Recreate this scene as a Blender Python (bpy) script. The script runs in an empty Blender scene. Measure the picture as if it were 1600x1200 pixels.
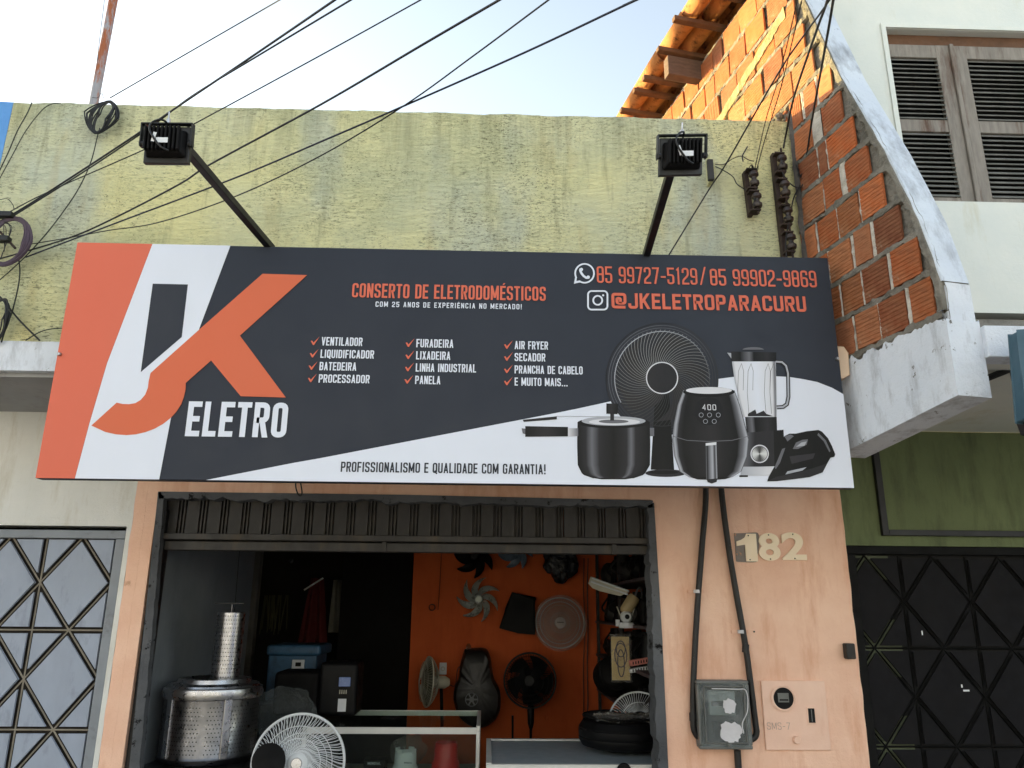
import bpy, math, random
from mathutils import Vector, Matrix, noise
from mathutils.geometry import tessellate_polygon
S = bpy.context.scene
COL = S.collection
RND = random.Random(7)
R = math.radians

# ---------------------------------------------------------------- camera
F = 1215.0                                   # focal length in pixels of a 1600 px wide picture
PITCH, YAW, ROLL = R(16.114), R(1.612), R(0.455)
CAM = Vector((0, -4.4, 1.6))
fw = Vector((math.sin(YAW)*math.cos(PITCH), math.cos(YAW)*math.cos(PITCH), math.sin(PITCH)))
rt0 = Vector((math.cos(YAW), -math.sin(YAW), 0))
up0 = rt0.cross(fw)
RT = rt0*math.cos(ROLL) + up0*math.sin(ROLL)
UP = -rt0*math.sin(ROLL) + up0*math.cos(ROLL)
cam = bpy.data.cameras.new('camera')
cam.sensor_width = 36.0
cam.lens = F/1600*36.0
cam.clip_end = 500
cam.clip_start = 0.05
co = bpy.data.objects.new('camera', cam)
COL.objects.link(co)
M = Matrix((RT, UP, -fw)).transposed().to_4x4()
M.translation = CAM
co.matrix_world = M
S.camera = co

# ---------------------------------------------------------------- light
SUN_TRAVEL = Vector((0.76, -0.64, -0.115)).normalized()
to_sun = -SUN_TRAVEL
sun_el = math.asin(to_sun.z)
sun_az = math.atan2(to_sun.x, to_sun.y)
W = bpy.data.worlds.new('World'); S.world = W; W.use_nodes = True
nt = W.node_tree
for n in list(nt.nodes): nt.nodes.remove(n)
wo = nt.nodes.new('ShaderNodeOutputWorld'); bg = nt.nodes.new('ShaderNodeBackground')
sky = nt.nodes.new('ShaderNodeTexSky'); sky.sky_type = 'NISHITA'; sky.sun_disc = False
sky.sun_elevation = sun_el; sky.sun_rotation = sun_az
sky.altitude = 10; sky.air_density = 1.0; sky.dust_density = 1.0; sky.ozone_density = 1.0
hs = nt.nodes.new('ShaderNodeHueSaturation'); hs.inputs['Saturation'].default_value = 0.6
nt.links.new(sky.outputs[0], hs.inputs['Color']); nt.links.new(hs.outputs[0], bg.inputs[0]); nt.links.new(bg.outputs[0], wo.inputs[0])
bg.inputs[1].default_value = 0.15
sl = bpy.data.lights.new('sun', 'SUN'); sl.energy = 3.3; sl.angle = R(0.5); sl.color = (1.0, 0.77, 0.27)
so = bpy.data.objects.new('sun', sl); COL.objects.link(so)
so.rotation_euler = SUN_TRAVEL.to_track_quat('-Z', 'Y').to_euler()
S.view_settings.view_transform = 'Standard'; S.view_settings.look = 'None'
S.view_settings.gamma = 1.0; S.view_settings.use_curve_mapping = False
S.view_settings.exposure = 2.2

# ---------------------------------------------------------------- survey helpers
def ray(x, y): return RT*(x-800) + UP*(600-y) + fw*F
def at(x, y, Y):
    r = ray(x, y); return CAM + r*((Y-CAM.y)/r.y)
BP = Vector((1.621, -0.75, 0)); BD = Vector((0.21, -0.978, 0)).normalized()
BN = Vector((BD.y, -BD.x, 0))                # outward (left) normal of the brick side wall
def bw(s, z, o=0.0):
    p = BP + BD*s + BN*o; return Vector((p.x, p.y, z))
def bp(x, y):                                # point of the photo on the brick wall -> (s, z)
    r = ray(x, y); t = (BP-CAM).dot(BN)/r.dot(BN); p = CAM + r*t
    return (p-BP).dot(BD), p.z

# ---------------------------------------------------------------- materials
def lin(c):
    return tuple(((v/255)/12.92 if v/255 <= 0.04045 else ((v/255+0.055)/1.055)**2.4) for v in c)
MATS = {}
class NT:
    def __init__(s, name, rough=0.8, metal=0.0, spec=0.5):
        s.m = bpy.data.materials.new(name); s.m.use_nodes = True; s.t = s.m.node_tree
        s.b = s.t.nodes['Principled BSDF']
        s.b.inputs['Roughness'].default_value = rough; s.b.inputs['Metallic'].default_value = metal
        s.b.inputs['Specular IOR Level'].default_value = spec
        s.tc = s.t.nodes.new('ShaderNodeTexCoord'); s.bumps = []
        MATS[name] = s.m
    def n(s, k, **kw):
        o = s.t.nodes.new(k)
        for a, v in kw.items(): setattr(o, a, v)
        return o
    def l(s, a, b): s.t.links.new(a, b)
    def map(s, scale=(1, 1, 1), coord='Object'):
        m = s.n('ShaderNodeMapping'); m.inputs['Scale'].default_value = scale
        s.l(s.tc.outputs[coord], m.inputs[0]); return m.outputs[0]
    def noise(s, scale, detail=4, rough=0.6, stretch=(1, 1, 1), dist=0.0):
        o = s.n('ShaderNodeTexNoise'); o.inputs['Scale'].default_value = scale
        o.inputs['Detail'].default_value = detail; o.inputs['Roughness'].default_value = rough
        o.inputs['Distortion'].default_value = dist
        s.l(s.map(stretch), o.inputs['Vector']); return o.outputs['Fac']
    def ramp(s, fac, lo, hi, a=0.0, b=1.0):
        o = s.n('ShaderNodeMapRange'); o.inputs[1].default_value = lo; o.inputs[2].default_value = hi
        o.inputs[3].default_value = a; o.inputs[4].default_value = b; s.l(fac, o.inputs[0]); return o.outputs[0]
    def math(s, op, a, b):
        o = s.n('ShaderNodeMath', operation=op)
        for i, v in enumerate((a, b)):
            if isinstance(v, (int, float)): o.inputs[i].default_value = v
            else: s.l(v, o.inputs[i])
        return o.outputs[0]
    def mix(s, fac, a, b):
        o = s.n('ShaderNodeMix', data_type='RGBA')
        for i, v in ((0, fac), (6, a), (7, b)):
            if isinstance(v, (int, float)): o.inputs[i].default_value = v
            elif isinstance(v, tuple): o.inputs[i].default_value = (*v[:3], 1)
            else: s.l(v, o.inputs[i])
        return o.outputs[2]
    def color(s, c):
        if isinstance(c, tuple): s.b.inputs['Base Color'].default_value = (*c[:3], 1)
        else: s.l(c, s.b.inputs['Base Color'])
    def bump(s, h, dist=0.004, strength=0.6):
        o = s.n('ShaderNodeBump'); o.inputs['Strength'].default_value = strength; o.inputs['Distance'].default_value = dist
        s.l(h, o.inputs['Height'])
        if s.bumps: s.l(s.bumps[-1], o.inputs['Normal'])
        s.bumps.append(o.outputs[0]); s.l(o.outputs[0], s.b.inputs['Normal'])

def simple(name, c, var=0.15, rough=0.6, metal=0.0, scale=6, bump=0.0, bscale=60, dirt=None, dlo=0.55, dhi=0.75, dscale=9, stretch=(1, 1, 1), spec=0.5):
    t = NT(name, rough, metal, spec)
    a = tuple(v*(1-var) for v in c); b = tuple(min(1, v*(1+var)) for v in c)
    k = t.mix(t.ramp(t.noise(scale, 5, 0.6, stretch), 0.3, 0.7), a, b)
    if dirt: k = t.mix(t.ramp(t.noise(dscale, 8, 0.7, stretch), dlo, dhi), k, dirt)
    t.color(k)
    if var:
        t.l(t.ramp(t.noise(scale*3, 4), 0.3, 0.7, max(0, rough-0.1), min(1, rough+0.1)), t.b.inputs['Roughness'])
    if bump: t.bump(t.noise(bscale, 6, 0.65, stretch), bump)
    return t.m

# pale yellow-green weathered render with combed horizontal relief and mould flecks
t = NT('pale_render', 0.93, spec=0.2)
big = t.ramp(t.noise(1.1, 4, 0.6), 0.35, 0.65)
k = t.mix(big, lin((216, 217, 184)), lin((238, 230, 172)))
k = t.mix(t.math('MULTIPLY', t.ramp(t.noise(1.6, 3, 0.55, (1.5, 1, 0.6)), 0.54, 0.68), 0.4), k, lin((182, 196, 204)))
k = t.mix(t.math('MULTIPLY', t.ramp(t.noise(2.6, 3, 0.55, (2.4, 1, 0.5)), 0.56, 0.74), 0.4), k, lin((196, 170, 96)))
flk = t.ramp(t.noise(105, 5, 0.78, (0.3, 1, 1.1), 0.5), 0.53, 0.6)
pat = t.ramp(t.noise(2.2, 7, 0.72, (1.0, 1, 0.9)), 0.42, 0.66)
k = t.mix(t.math('MULTIPLY', flk, t.ramp(t.noise(2.2, 7, 0.72, (1.0, 1, 0.9)), 0.42, 0.66, 0.1, 0.9)), k, lin((84, 80, 56)))
streak = t.math('MULTIPLY', t.ramp(t.noise(5, 6, 0.7, (2.2, 1, 0.25)), 0.56, 0.72), 0.5)
k = t.mix(streak, k, lin((122, 116, 80)))
k = t.mix(t.math('MULTIPLY', t.ramp(t.noise(0.9, 5, 0.65, (1, 1, 1.4)), 0.5, 0.62), 0.3), k, lin((168, 174, 136)))
mold = t.math('MULTIPLY', t.ramp(t.noise(3.2, 8, 0.8, (1.2, 1, 1)), 0.6, 0.74), t.ramp(t.noise(90, 3, 0.7, (0.4, 1, 1)), 0.4, 0.6))
k = t.mix(t.math('MULTIPLY', mold, 0.75), k, lin((66, 64, 44)))
sep = t.n('ShaderNodeSeparateXYZ'); t.l(t.tc.outputs['Object'], sep.inputs[0])
drip = t.math('MULTIPLY', t.ramp(t.noise(4.5, 7, 0.75, (3.2, 1, 0.12)), 0.45, 0.66), t.ramp(sep.outputs[2], 3.75, 4.17))
k = t.mix(t.math('MULTIPLY', drip, 0.5), k, lin((118, 114, 84)))
spk = t.math('MULTIPLY', t.ramp(t.noise(150, 3, 0.8, (0.5, 1, 1)), 0.56, 0.62), t.ramp(t.noise(1.9, 6, 0.75), 0.46, 0.6))
k = t.mix(t.math('MULTIPLY', spk, 0.8), k, lin((70, 66, 46)))
t.color(k)
t.bump(t.noise(46, 6, 0.75, (0.35, 1, 1.2), 0.6), 0.018, 0.9)
t.bump(t.noise(120, 4, 0.7), 0.008, 0.7)

def render_mat(name, c1, c2, flake=None, floor=0.62, fhi=0.66, fsc=5, bump=0.006, bsc=35, stain=None, slo=0.55, sst=(2, 1, 0.4), ssc=3, samt=0.6):
    t = NT(name, 0.92, spec=0.15)
    k = t.mix(t.ramp(t.noise(1.7, 6, 0.65), 0.32, 0.68), c1, c2)
    if stain: k = t.mix(t.math('MULTIPLY', t.ramp(t.noise(ssc, 7, 0.7, sst), slo, slo+0.2), samt), k, stain)
    if flake:
        f = t.ramp(t.noise(fsc, 9, 0.72), floor, fhi); k = t.mix(f, k, flake)
        t.bump(f, -0.003 if False else 0.003, 0.4)
    t.color(k)
    t.bump(t.noise(bsc, 6, 0.7), bump, 0.6)
    t.bump(t.noise(bsc*5, 3, 0.6), bump*0.3, 0.5)
    return t.m
ORANGE = render_mat('peach_render', lin((232, 184, 158)), lin((248, 210, 186)), flake=lin((208, 164, 138)), floor=0.64, fhi=0.7, stain=lin((206, 138, 98)), slo=0.5, samt=0.6)
GREEN = render_mat('green_render', lin((98, 108, 78)), lin((112, 122, 88)), stain=lin((72, 80, 60)), slo=0.48, ssc=4, samt=0.7)
WHITE_L = render_mat('cream_white_render', lin((214, 215, 212)), lin((230, 230, 226)), flake=lin((196, 188, 176)), floor=0.68, fhi=0.76, stain=lin((186, 176, 156)), slo=0.5)
WHITE_S = render_mat('flaking_whitewash', lin((214, 220, 230)), lin((230, 233, 240)), flake=lin((112, 110, 106)), floor=0.63, fhi=0.65, fsc=13, bump=0.012, stain=lin((140, 140, 144)), slo=0.5, ssc=6, sst=(1.5, 1.5, .5), samt=0.65)
WHITE_H = render_mat('white_house_render', lin((216, 220, 216)), lin((230, 230, 222)), stain=lin((196, 186, 150)), slo=0.56, ssc=2.5, bump=0.003)
COPING = render_mat('sooty_white_plaster', lin((196, 204, 218)), lin((222, 228, 236)), flake=lin((96, 98, 104)), floor=0.655, fhi=0.72, fsc=11, stain=lin((112, 114, 122)), slo=0.48, ssc=4, sst=(1.6, 1.6, .45), samt=0.7, bump=0.008)
BLUEP = render_mat('blue_render', lin((96, 150, 214)), lin((112, 164, 222)), stain=lin((140, 168, 190)), bump=0.015)
CONC = render_mat('dark_concrete', lin((120, 116, 110)), lin((150, 146, 138)), stain=lin((80, 76, 72)), slo=0.45, bump=0.008)
MORTAR = render_mat('cement_mortar', lin((104, 100, 92)), lin((158, 152, 142)), stain=lin((70, 66, 60)), slo=0.48, ssc=12, sst=(1, 1, 1), bump=0.03, bsc=28, flake=lin((190, 184, 176)), floor=0.68, fhi=0.76, fsc=24)
MORTAR_W = render_mat('pale_squeezed_mortar', lin((190, 182, 172)), lin((214, 206, 196)), stain=lin((130, 122, 112)), slo=0.5, ssc=16, sst=(1, 1, 1), bump=0.02)
JAMB = render_mat('grey_cement_jamb', lin((74, 76, 80)), lin((104, 106, 110)), flake=lin((28, 28, 30)), floor=0.58, fhi=0.62, fsc=9, bump=0.01)
PAVE = render_mat('pavement_concrete', lin((140, 134, 126)), lin((160, 152, 142)), stain=lin((100, 94, 86)))
ROADM = render_mat('road_stone', lin((112, 106, 100)), lin((132, 124, 114)), stain=lin((80, 76, 70)))
ORANGE_IN = render_mat('orange_interior', lin((194, 90, 48)), lin((208, 102, 56)), stain=lin((176, 78, 40)), slo=0.5, bump=0.002)
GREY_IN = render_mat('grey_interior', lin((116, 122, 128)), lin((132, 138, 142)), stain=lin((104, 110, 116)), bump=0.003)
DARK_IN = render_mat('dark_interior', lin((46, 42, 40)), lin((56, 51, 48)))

def brick_mat(name, stretch):
    t = NT(name, 0.85, spec=0.25)
    oi = t.n('ShaderNodeObjectInfo')
    r = t.n('ShaderNodeValToRGB'); t.l(oi.outputs['Random'], r.inputs[0])
    cs = [(0.0, (112, 66, 48)), (0.2, (172, 92, 52)), (0.4, (150, 92, 58)), (0.6, (198, 100, 50)), (0.8, (184, 120, 82)), (1.0, (136, 76, 52))]
    el = r.color_ramp.elements
    while len(el) < len(cs): el.new(0.5)
    for e, (p, c) in zip(el, cs): e.position = p; e.color = (*lin(c), 1)
    k = t.mix(t.ramp(t.noise(9, 6, 0.7), 0.35, 0.7, 0, 0.5), r.outputs[0], lin((176, 132, 100)))
    k = t.mix(t.ramp(t.noise(5, 4, 0.6), 0.52, 0.7, 0, 0.55), k, lin((104, 66, 50)))
    k = t.mix(t.ramp(t.noise(70, 4, 0.7, stretch), 0.48, 0.66, 0, 0.6), k, lin((96, 50, 30)))
    k = t.mix(t.ramp(t.noise(13, 6, 0.7), 0.62, 0.72, 0, 0.5), k, lin((176, 160, 144)))
    t.color(k); t.bump(t.noise(60, 5, 0.7, stretch), 0.004, 0.7)
    return t.m
BRICK = brick_mat('clay_block', (0.2, 1, 2.5))
TILE = simple('clay_roof_tile', lin((176, 116, 66)), 0.25, 0.9, dirt=lin((74, 48, 34)), dlo=0.52, dhi=0.66, bump=0.008, bscale=30)
WOOD = simple('weathered_wood', lin((138, 130, 122)), 0.2, 0.85, scale=14, stretch=(3, 3, 0.4), dirt=lin((92, 66, 52)), dlo=0.52, dhi=0.7, dscale=4, bump=0.004, bscale=50)
SLATM = simple('dusty_slat_wood', lin((126, 125, 122)), 0.25, 0.85, scale=20, dirt=lin((82, 90, 84)), dlo=0.5, dhi=0.7, dscale=5)
WOODD = simple('dark_batten_wood', lin((98, 68, 48)), 0.25, 0.85, scale=10, bump=0.004)
BLACKP = simple('black_painted_steel', lin((18, 18, 21)), 0.2, 0.5)
BLACKD = simple('old_black_paint', lin((38, 35, 33)), 0.3, 0.65, dirt=lin((84, 74, 64)), dlo=0.55, dhi=0.75, dscale=12, bump=0.002)
SHUT = simple('dirty_shutter_steel', lin((54, 52, 51)), 0.3, 0.6, metal=0.1, dirt=lin((78, 68, 56)), dlo=0.5, dhi=0.72, dscale=5, stretch=(2, 1, .6), bump=0.002)
CABLE = simple('black_cable', lin((20, 20, 22)), 0.2, 0.55)
CABLEP = simple('faded_purple_cable', lin((74, 58, 72)), 0.2, 0.6)
CABLEG = simple('greenish_cable', lin((30, 36, 26)), 0.2, 0.6)
COND = simple('black_conduit', lin((20, 18, 20)), 0.3, 0.5, dirt=lin((150, 140, 134)), dlo=0.66, dhi=0.7, dscale=18)
INSUL = simple('brown_porcelain', lin((60, 49, 45)), 0.3, 0.45, dirt=lin((40, 32, 28)), dlo=0.5, dhi=0.7)
RUST = simple('rusted_steel', lin((58, 43, 37)), 0.35, 0.8, dirt=lin((40, 30, 26)), dlo=0.45, dhi=0.65, bump=0.004)
PIPE = simple('rust_streaked_pipe', lin((150, 150, 158)), 0.1, 0.7, dirt=lin((150, 84, 48)), dlo=0.46, dhi=0.54, dscale=6, stretch=(2, 2, .5), bump=0.002)
GATEB = simple('grey_blue_gate_paint', lin((150, 160, 178)), 0.08, 0.5, dirt=lin((120, 128, 144)), dlo=0.55, dhi=0.75, stretch=(1, 1, .4), bump=0.001)
GATEF = simple('grey_gate_frame', lin((132, 138, 146)), 0.1, 0.55, dirt=lin((100, 100, 102)), dlo=0.55, dhi=0.75)
GATED = simple('gate_slot_backing', lin((36, 32, 28)), 0.2, 0.9)
ROD = simple('gate_rod', lin((146, 138, 124)), 0.2, 0.7)
GATEK = simple('black_gate_sheet', lin((17, 16, 19)), 0.25, 0.75, dirt=lin((27, 24, 23)), dlo=0.5, dhi=0.8, bump=0.001, spec=.2)
GATEKF = simple('black_gate_frame', lin((8, 8, 8)), 0.25, 0.7, spec=.2)
GATEG = simple('lit_wall_green', lin((84, 90, 70)), 0.15, 0.8)  # tone of the lit wall glimpsed through the gate slots
TEAL = simple('teal_painted_metal', lin((52, 84, 100)), 0.1, 0.5)
CREAM = simple('cream_plastic_digit', lin((252, 230, 200)), 0.06, 0.5)
GREYPL = simple('grey_meter_case', lin((104, 105, 104)), 0.12, 0.4, dirt=lin((88, 92, 92)), dlo=0.5, dhi=0.7)
STEEL = simple('stainless_steel', (0.42, 0.42, 0.44), 0.1, 0.3, metal=1.0, scale=10)
STEELD = simple('dull_stainless', (0.16, 0.16, 0.17), 0.2, 0.34, metal=1.0, scale=10)
HOLE = simple('dark_hole', (0.01, 0.01, 0.01), 0, 0.9)
WPLAS = simple('white_plastic', lin((214, 218, 222)), 0.05, 0.4)
WPLASD = simple('dusty_white_plastic', lin((186, 182, 166)), 0.12, 0.55)
BPLAS = simple('black_plastic', lin((13, 13, 15)), 0.04, 0.5, spec=.2)
BPLASM = simple('matt_black_plastic', lin((17, 16, 17)), 0.25, 0.65, spec=.15)
SILVER = simple('silver_fan_plastic', lin((170, 176, 170)), 0.1, 0.3, metal=0.4)
BLUEG = simple('blue_grey_plastic', lin((96, 112, 130)), 0.1, 0.3)
BLUEM = simple('blue_machine_paint', lin((52, 92, 124)), 0.15, 0.45, dirt=lin((30, 46, 60)), dlo=0.5, dhi=0.75)
REDPL = simple('red_plastic', lin((196, 30, 24)), 0.1, 0.35)
ALUM = simple('white_aluminium_profile', lin((206, 206, 202)), 0.06, 0.4)
BEIGE = simple('beige_plastic', lin((170, 150, 110)), 0.12, 0.55)
CARD = simple('printed_card', lin((214, 196, 140)), 0.1, 0.6)
PINKM = simple('faded_red_guard', lin((196, 120, 110)), 0.15, 0.5)
DARKRED = simple('dark_red_cloth', lin((96, 26, 24)), 0.2, 0.9)
LABELW = simple('white_sticker', lin((222, 224, 228)), 0.05, 0.6)
PEEL = simple('peeled_paper', lin((206, 204, 208)), 0.12, 0.8, bump=0.004, bscale=40)
PLATE = render_mat('peach_plate', lin((234, 192, 170)), lin((246, 212, 192)), stain=lin((212, 160, 132)), bump=0.002)
BARE = render_mat('bare_grey_cement', lin((128, 120, 116)), lin((156, 146, 140)), flake=lin((206, 150, 112)), floor=0.6, fhi=0.64, fsc=14)
STAR = simple('wood_offcut', lin((216, 190, 164)), 0.08, 0.8)

def glassy(name, tint, alpha_rough=0.15, trans=0.85, wrinkle=0.0, body=1.0):
    t = NT(name, alpha_rough)
    tr = t.n('ShaderNodeBsdfTransparent'); tr.inputs[0].default_value = (*tint, 1)
    gl = t.n('ShaderNodeBsdfPrincipled'); gl.inputs['Base Color'].default_value = (*[v*body for v in tint], 1); gl.inputs['Roughness'].default_value = alpha_rough
    mx = t.n('ShaderNodeMixShader'); out = t.t.nodes['Material Output']
    if wrinkle:
        nz = t.ramp(t.noise(wrinkle, 6, 0.7, dist=1.2), 0.5, 0.66, 1-trans, min(1, (1-trans)*2.4)); t.l(nz, mx.inputs[0])
        bu = t.n('ShaderNodeBump'); bu.inputs['Distance'].default_value = 0.03; t.l(t.noise(wrinkle*1.5, 5, 0.7, dist=1), bu.inputs['Height']); t.l(bu.outputs[0], gl.inputs['Normal'])
    else: mx.inputs[0].default_value = 1-trans
    t.l(tr.outputs[0], mx.inputs[1]); t.l(gl.outputs[0], mx.inputs[2]); t.l(mx.outputs[0], out.inputs['Surface'])
    return t.m
GLASS = glassy('showcase_glass', (0.88, 0.93, 0.90), 0.06, 0.9, 0, 0.08)
COVER = glassy('cloudy_meter_cover', (0.8, 0.84, 0.84), 0.2, 0.9, 8)
PBAG = glassy('clear_plastic_bag', (0.82, 0.86, 0.86), 0.15, 0.84, 14, .35)
PWRAP = glassy('dusty_plastic_wrap', (0.86, 0.82, 0.78), 0.3, 0.88, 16)

# printed vinyl colours: one material that reads the printed colour of each vertex
t = NT('printed_vinyl', 0.48, spec=0.22)
a = t.n('ShaderNodeVertexColor'); a.layer_name = 'Col'; t.color(t.mix(t.ramp(t.noise(2.5, 7, 0.7, (1.6, 1, .5)), 0.4, 0.75, 0, 0.035), a.outputs[0], lin((150, 140, 128)))); PRINT = t.m
t.bump(t.noise(3, 2, 0.5, (1, 1, 1)), 0.01, 0.25)

# ---------------------------------------------------------------- mesh builder
def wloc(o):
    v = Vector((0, 0, 0))
    while o: v = v + Vector(o.location); o = o.parent
    return v
class MB:
    def __init__(s): s.v = []; s.f = []; s.c = []; s.cur = None; s.sm = False
    def add(s, vs, fs):
        b = len(s.v); s.v += [Vector(p) for p in vs]
        for f in fs: s.f.append(tuple(i+b for i in f)); s.c.append(s.cur)
        return s
    def box(s, x0, x1, y0, y1, z0, z1, jit=0):
        j = lambda: RND.uniform(-jit, jit)
        vs = [(x+j(), y+j(), z+j()) for z in (z0, z1) for y in (y0, y1) for x in (x0, x1)]
        return s.add(vs, [(0, 2, 3, 1), (4, 5, 7, 6), (0, 1, 5, 4), (2, 6, 7, 3), (0, 4, 6, 2), (1, 3, 7, 5)])
    def obox(s, c, ax, ay, az, hx, hy, hz):
        c = Vector(c); vs = [c+ax*(hx*i)+ay*(hy*j)+az*(hz*k) for k in (-1, 1) for j in (-1, 1) for i in (-1, 1)]
        return s.add(vs, [(0, 2, 3, 1), (4, 5, 7, 6), (0, 1, 5, 4), (2, 6, 7, 3), (0, 4, 6, 2), (1, 3, 7, 5)])
    def prism(s, poly, d):                  # closed 3D polygon extruded by vector d
        n = len(poly); P = [Vector(p) for p in poly]; d = Vector(d)
        tri = tessellate_polygon([P])
        fs = [tuple(t) for t in tri] + [tuple(i+n for i in reversed(t)) for t in tri]
        fs += [(i, (i+1) % n, (i+1) % n+n, i+n) for i in range(n)]
        return s.add(P+[p+d for p in P], fs)
    def flat(s, poly):
        P = [Vector(p) for p in poly]; return s.add(P, [tuple(t) for t in tessellate_polygon([P])])
    def tube(s, pts, r, n=6, closed=False, cap=True):
        P = [Vector(p) for p in pts]; m = len(P)
        if m < 2: return s
        up = None; rings = []
        for i in range(m):
            a = P[(i-1) % m] if (closed or i > 0) else P[i]; b = P[(i+1) % m] if (closed or i < m-1) else P[i]
            d = (b-a)
            if d.length < 1e-9: d = Vector((0, 0, 1))
            d.normalize()
            if up is None:
                up = Vector((0, 0, 1)) if abs(d.z) < 0.9 else Vector((1, 0, 0))
            x = up - d*up.dot(d)
            if x.length < 1e-6: x = d.orthogonal()
            x.normalize(); y = d.cross(x); up = x
            rr = r(i/(m-1)) if callable(r) else r
            rings.append([P[i]+(x*math.cos(2*math.pi*k/n)+y*math.sin(2*math.pi*k/n))*rr for k in range(n)])
        vs = [v for g in rings for v in g]; fs = []
        for i in range(m if closed else m-1):
            j = (i+1) % m
            fs += [(i*n+k, i*n+(k+1) % n, j*n+(k+1) % n, j*n+k) for k in range(n)]
        if not closed and cap: fs += [tuple(range(n-1, -1, -1)), tuple((m-1)*n+k for k in range(n))]
        return s.add(vs, fs)
    def lathe(s, prof, c, axis=(0, 0, 1), n=32, ref=None, a0=0, a1=2*math.pi):
        ax = Vector(axis).normalized(); x = (Vector(ref) if ref else ax.orthogonal()).normalized(); y = ax.cross(x); c = Vector(c)
        full = abs(a1-a0-2*math.pi) < 1e-6; m = n if full else n+1
        vs = [c+ax*h+(x*math.cos(a0+(a1-a0)*k/n)+y*math.sin(a0+(a1-a0)*k/n))*r for r, h in prof for k in range(m)]
        fs = []
        for i in range(len(prof)-1):
            for k in range(n): fs.append((i*m+k, i*m+(k+1) % m, (i+1)*m+(k+1) % m, (i+1)*m+k))
        return s.add(vs, fs)
    def ring(s, c, axis, r, t, n=48, k=5):
        ax = Vector(axis).normalized(); x = ax.orthogonal().normalized(); y = ax.cross(x)
        return s.tube([Vector(c)+(x*math.cos(2*math.pi*i/n)+y*math.sin(2*math.pi*i/n))*r for i in range(n)], t, k, True)
    def disc(s, c, axis, r, n=32):
        ax = Vector(axis).normalized(); x = ax.orthogonal().normalized(); y = ax.cross(x); c = Vector(c)
        return s.add([c+(x*math.cos(2*math.pi*i/n)+y*math.sin(2*math.pi*i/n))*r for i in range(n)], [tuple(range(n))])
    def grid(s, fn, nu, nv):
        vs = [fn(i/nu, j/nv) for j in range(nv+1) for i in range(nu+1)]
        return s.add(vs, [(j*(nu+1)+i, j*(nu+1)+i+1, (j+1)*(nu+1)+i+1, (j+1)*(nu+1)+i) for j in range(nv) for i in range(nu)])
    def mesh(s, name, mat, off=Vector((0, 0, 0))):
        me = bpy.data.meshes.new(name); me.from_pydata([tuple(v-off) for v in s.v], [], s.f); me.update()
        if any(c is not None for c in s.c):
            ca = me.color_attributes.new('Col', 'FLOAT_COLOR', 'CORNER')
            i = 0
            for f, c in zip(s.f, s.c):
                for q in range(len(f)):
                    cc = c[q] if isinstance(c, list) else c
                    ca.data[i].color = (*(cc or (0, 0, 0)), 1); i += 1
        me.materials.append(mat)
        if s.sm:
            for p in me.polygons: p.use_smooth = True
        return me
    def obj(s, name, mat, parent=None, smooth=False):
        s.sm = smooth
        if parent is not None: off = wloc(parent); loc = (0, 0, 0)
        else:
            mn = [min(v[i] for v in s.v) for i in range(3)]; mx = [max(v[i] for v in s.v) for i in range(3)]
            off = Vector(((mn[0]+mx[0])/2, (mn[1]+mx[1])/2, mn[2])); loc = off
        o = bpy.data.objects.new(name, s.mesh(name, mat, off)); COL.objects.link(o); o.location = loc
        if parent is not None: o.parent = parent
        if smooth:
            try:
                md = o.modifiers.new('split', 'EDGE_SPLIT'); md.split_angle = R(38)
            except Exception: pass
        return o
def thing(name, label, cat, loc, group=None):
    o = bpy.data.objects.new(name, None); COL.objects.link(o); o.location = Vector(loc); o.empty_display_size = 0.1
    o['label'] = label; o['category'] = cat
    if group: o['group'] = group
    return o
def tag(o, label, cat, group=None):
    o['label'] = label; o['category'] = cat
    if group: o['group'] = group
    return o
def struct(o): o['kind'] = 'structure'; return o
def stuff(o): o['kind'] = 'stuff'; return o
def part(name, mesh, parent, loc=None, rot=None, label=None):
    o = bpy.data.objects.new(name, mesh); COL.objects.link(o); o.parent = parent
    if loc is not None: o.location = Vector(loc) - wloc(parent)
    if rot is not None: o.rotation_euler = rot
    if label: o['label'] = label
    return o
def bevel(o, w=0.004, seg=2):
    m = o.modifiers.new('bevel', 'BEVEL'); m.width = w; m.segments = seg; m.limit_method = 'ANGLE'; return o
def bez(pts, n=10):                          # Catmull-Rom through the points
    P = [Vector(p) for p in pts]; P = [P[0]*2-P[1]]+P+[P[-1]*2-P[-2]]; out = []
    for i in range(1, len(P)-2):
        for k in range(n):
            t = k/n; a, b, c, d = P[i-1], P[i], P[i+1], P[i+2]
            out.append(0.5*((2*b)+(c-a)*t+(2*a-5*b+4*c-d)*t*t+(3*b-a-3*c+d)*t**3))
    out.append(P[-2]); return out
X, Y_, Z = Vector((1, 0, 0)), Vector((0, 1, 0)), Vector((0, 0, 1))

# ================================================================ SETTING
struct(MB().box(-60, 60, -60, 40, -0.3, -0.14).obj('ground', ROADM))
struct(MB().box(-60, 60, -9.5, -2.6, -0.139, -0.12).obj('road', ROADM))
struct(bevel(MB().box(-60, 60, -2.6, -2.45, -0.13, 0.0).obj('kerb', CONC), 0.01))
struct(MB().box(-60, 60, -2.45, 9, -0.13, -0.004).obj('pavement', PAVE))

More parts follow.
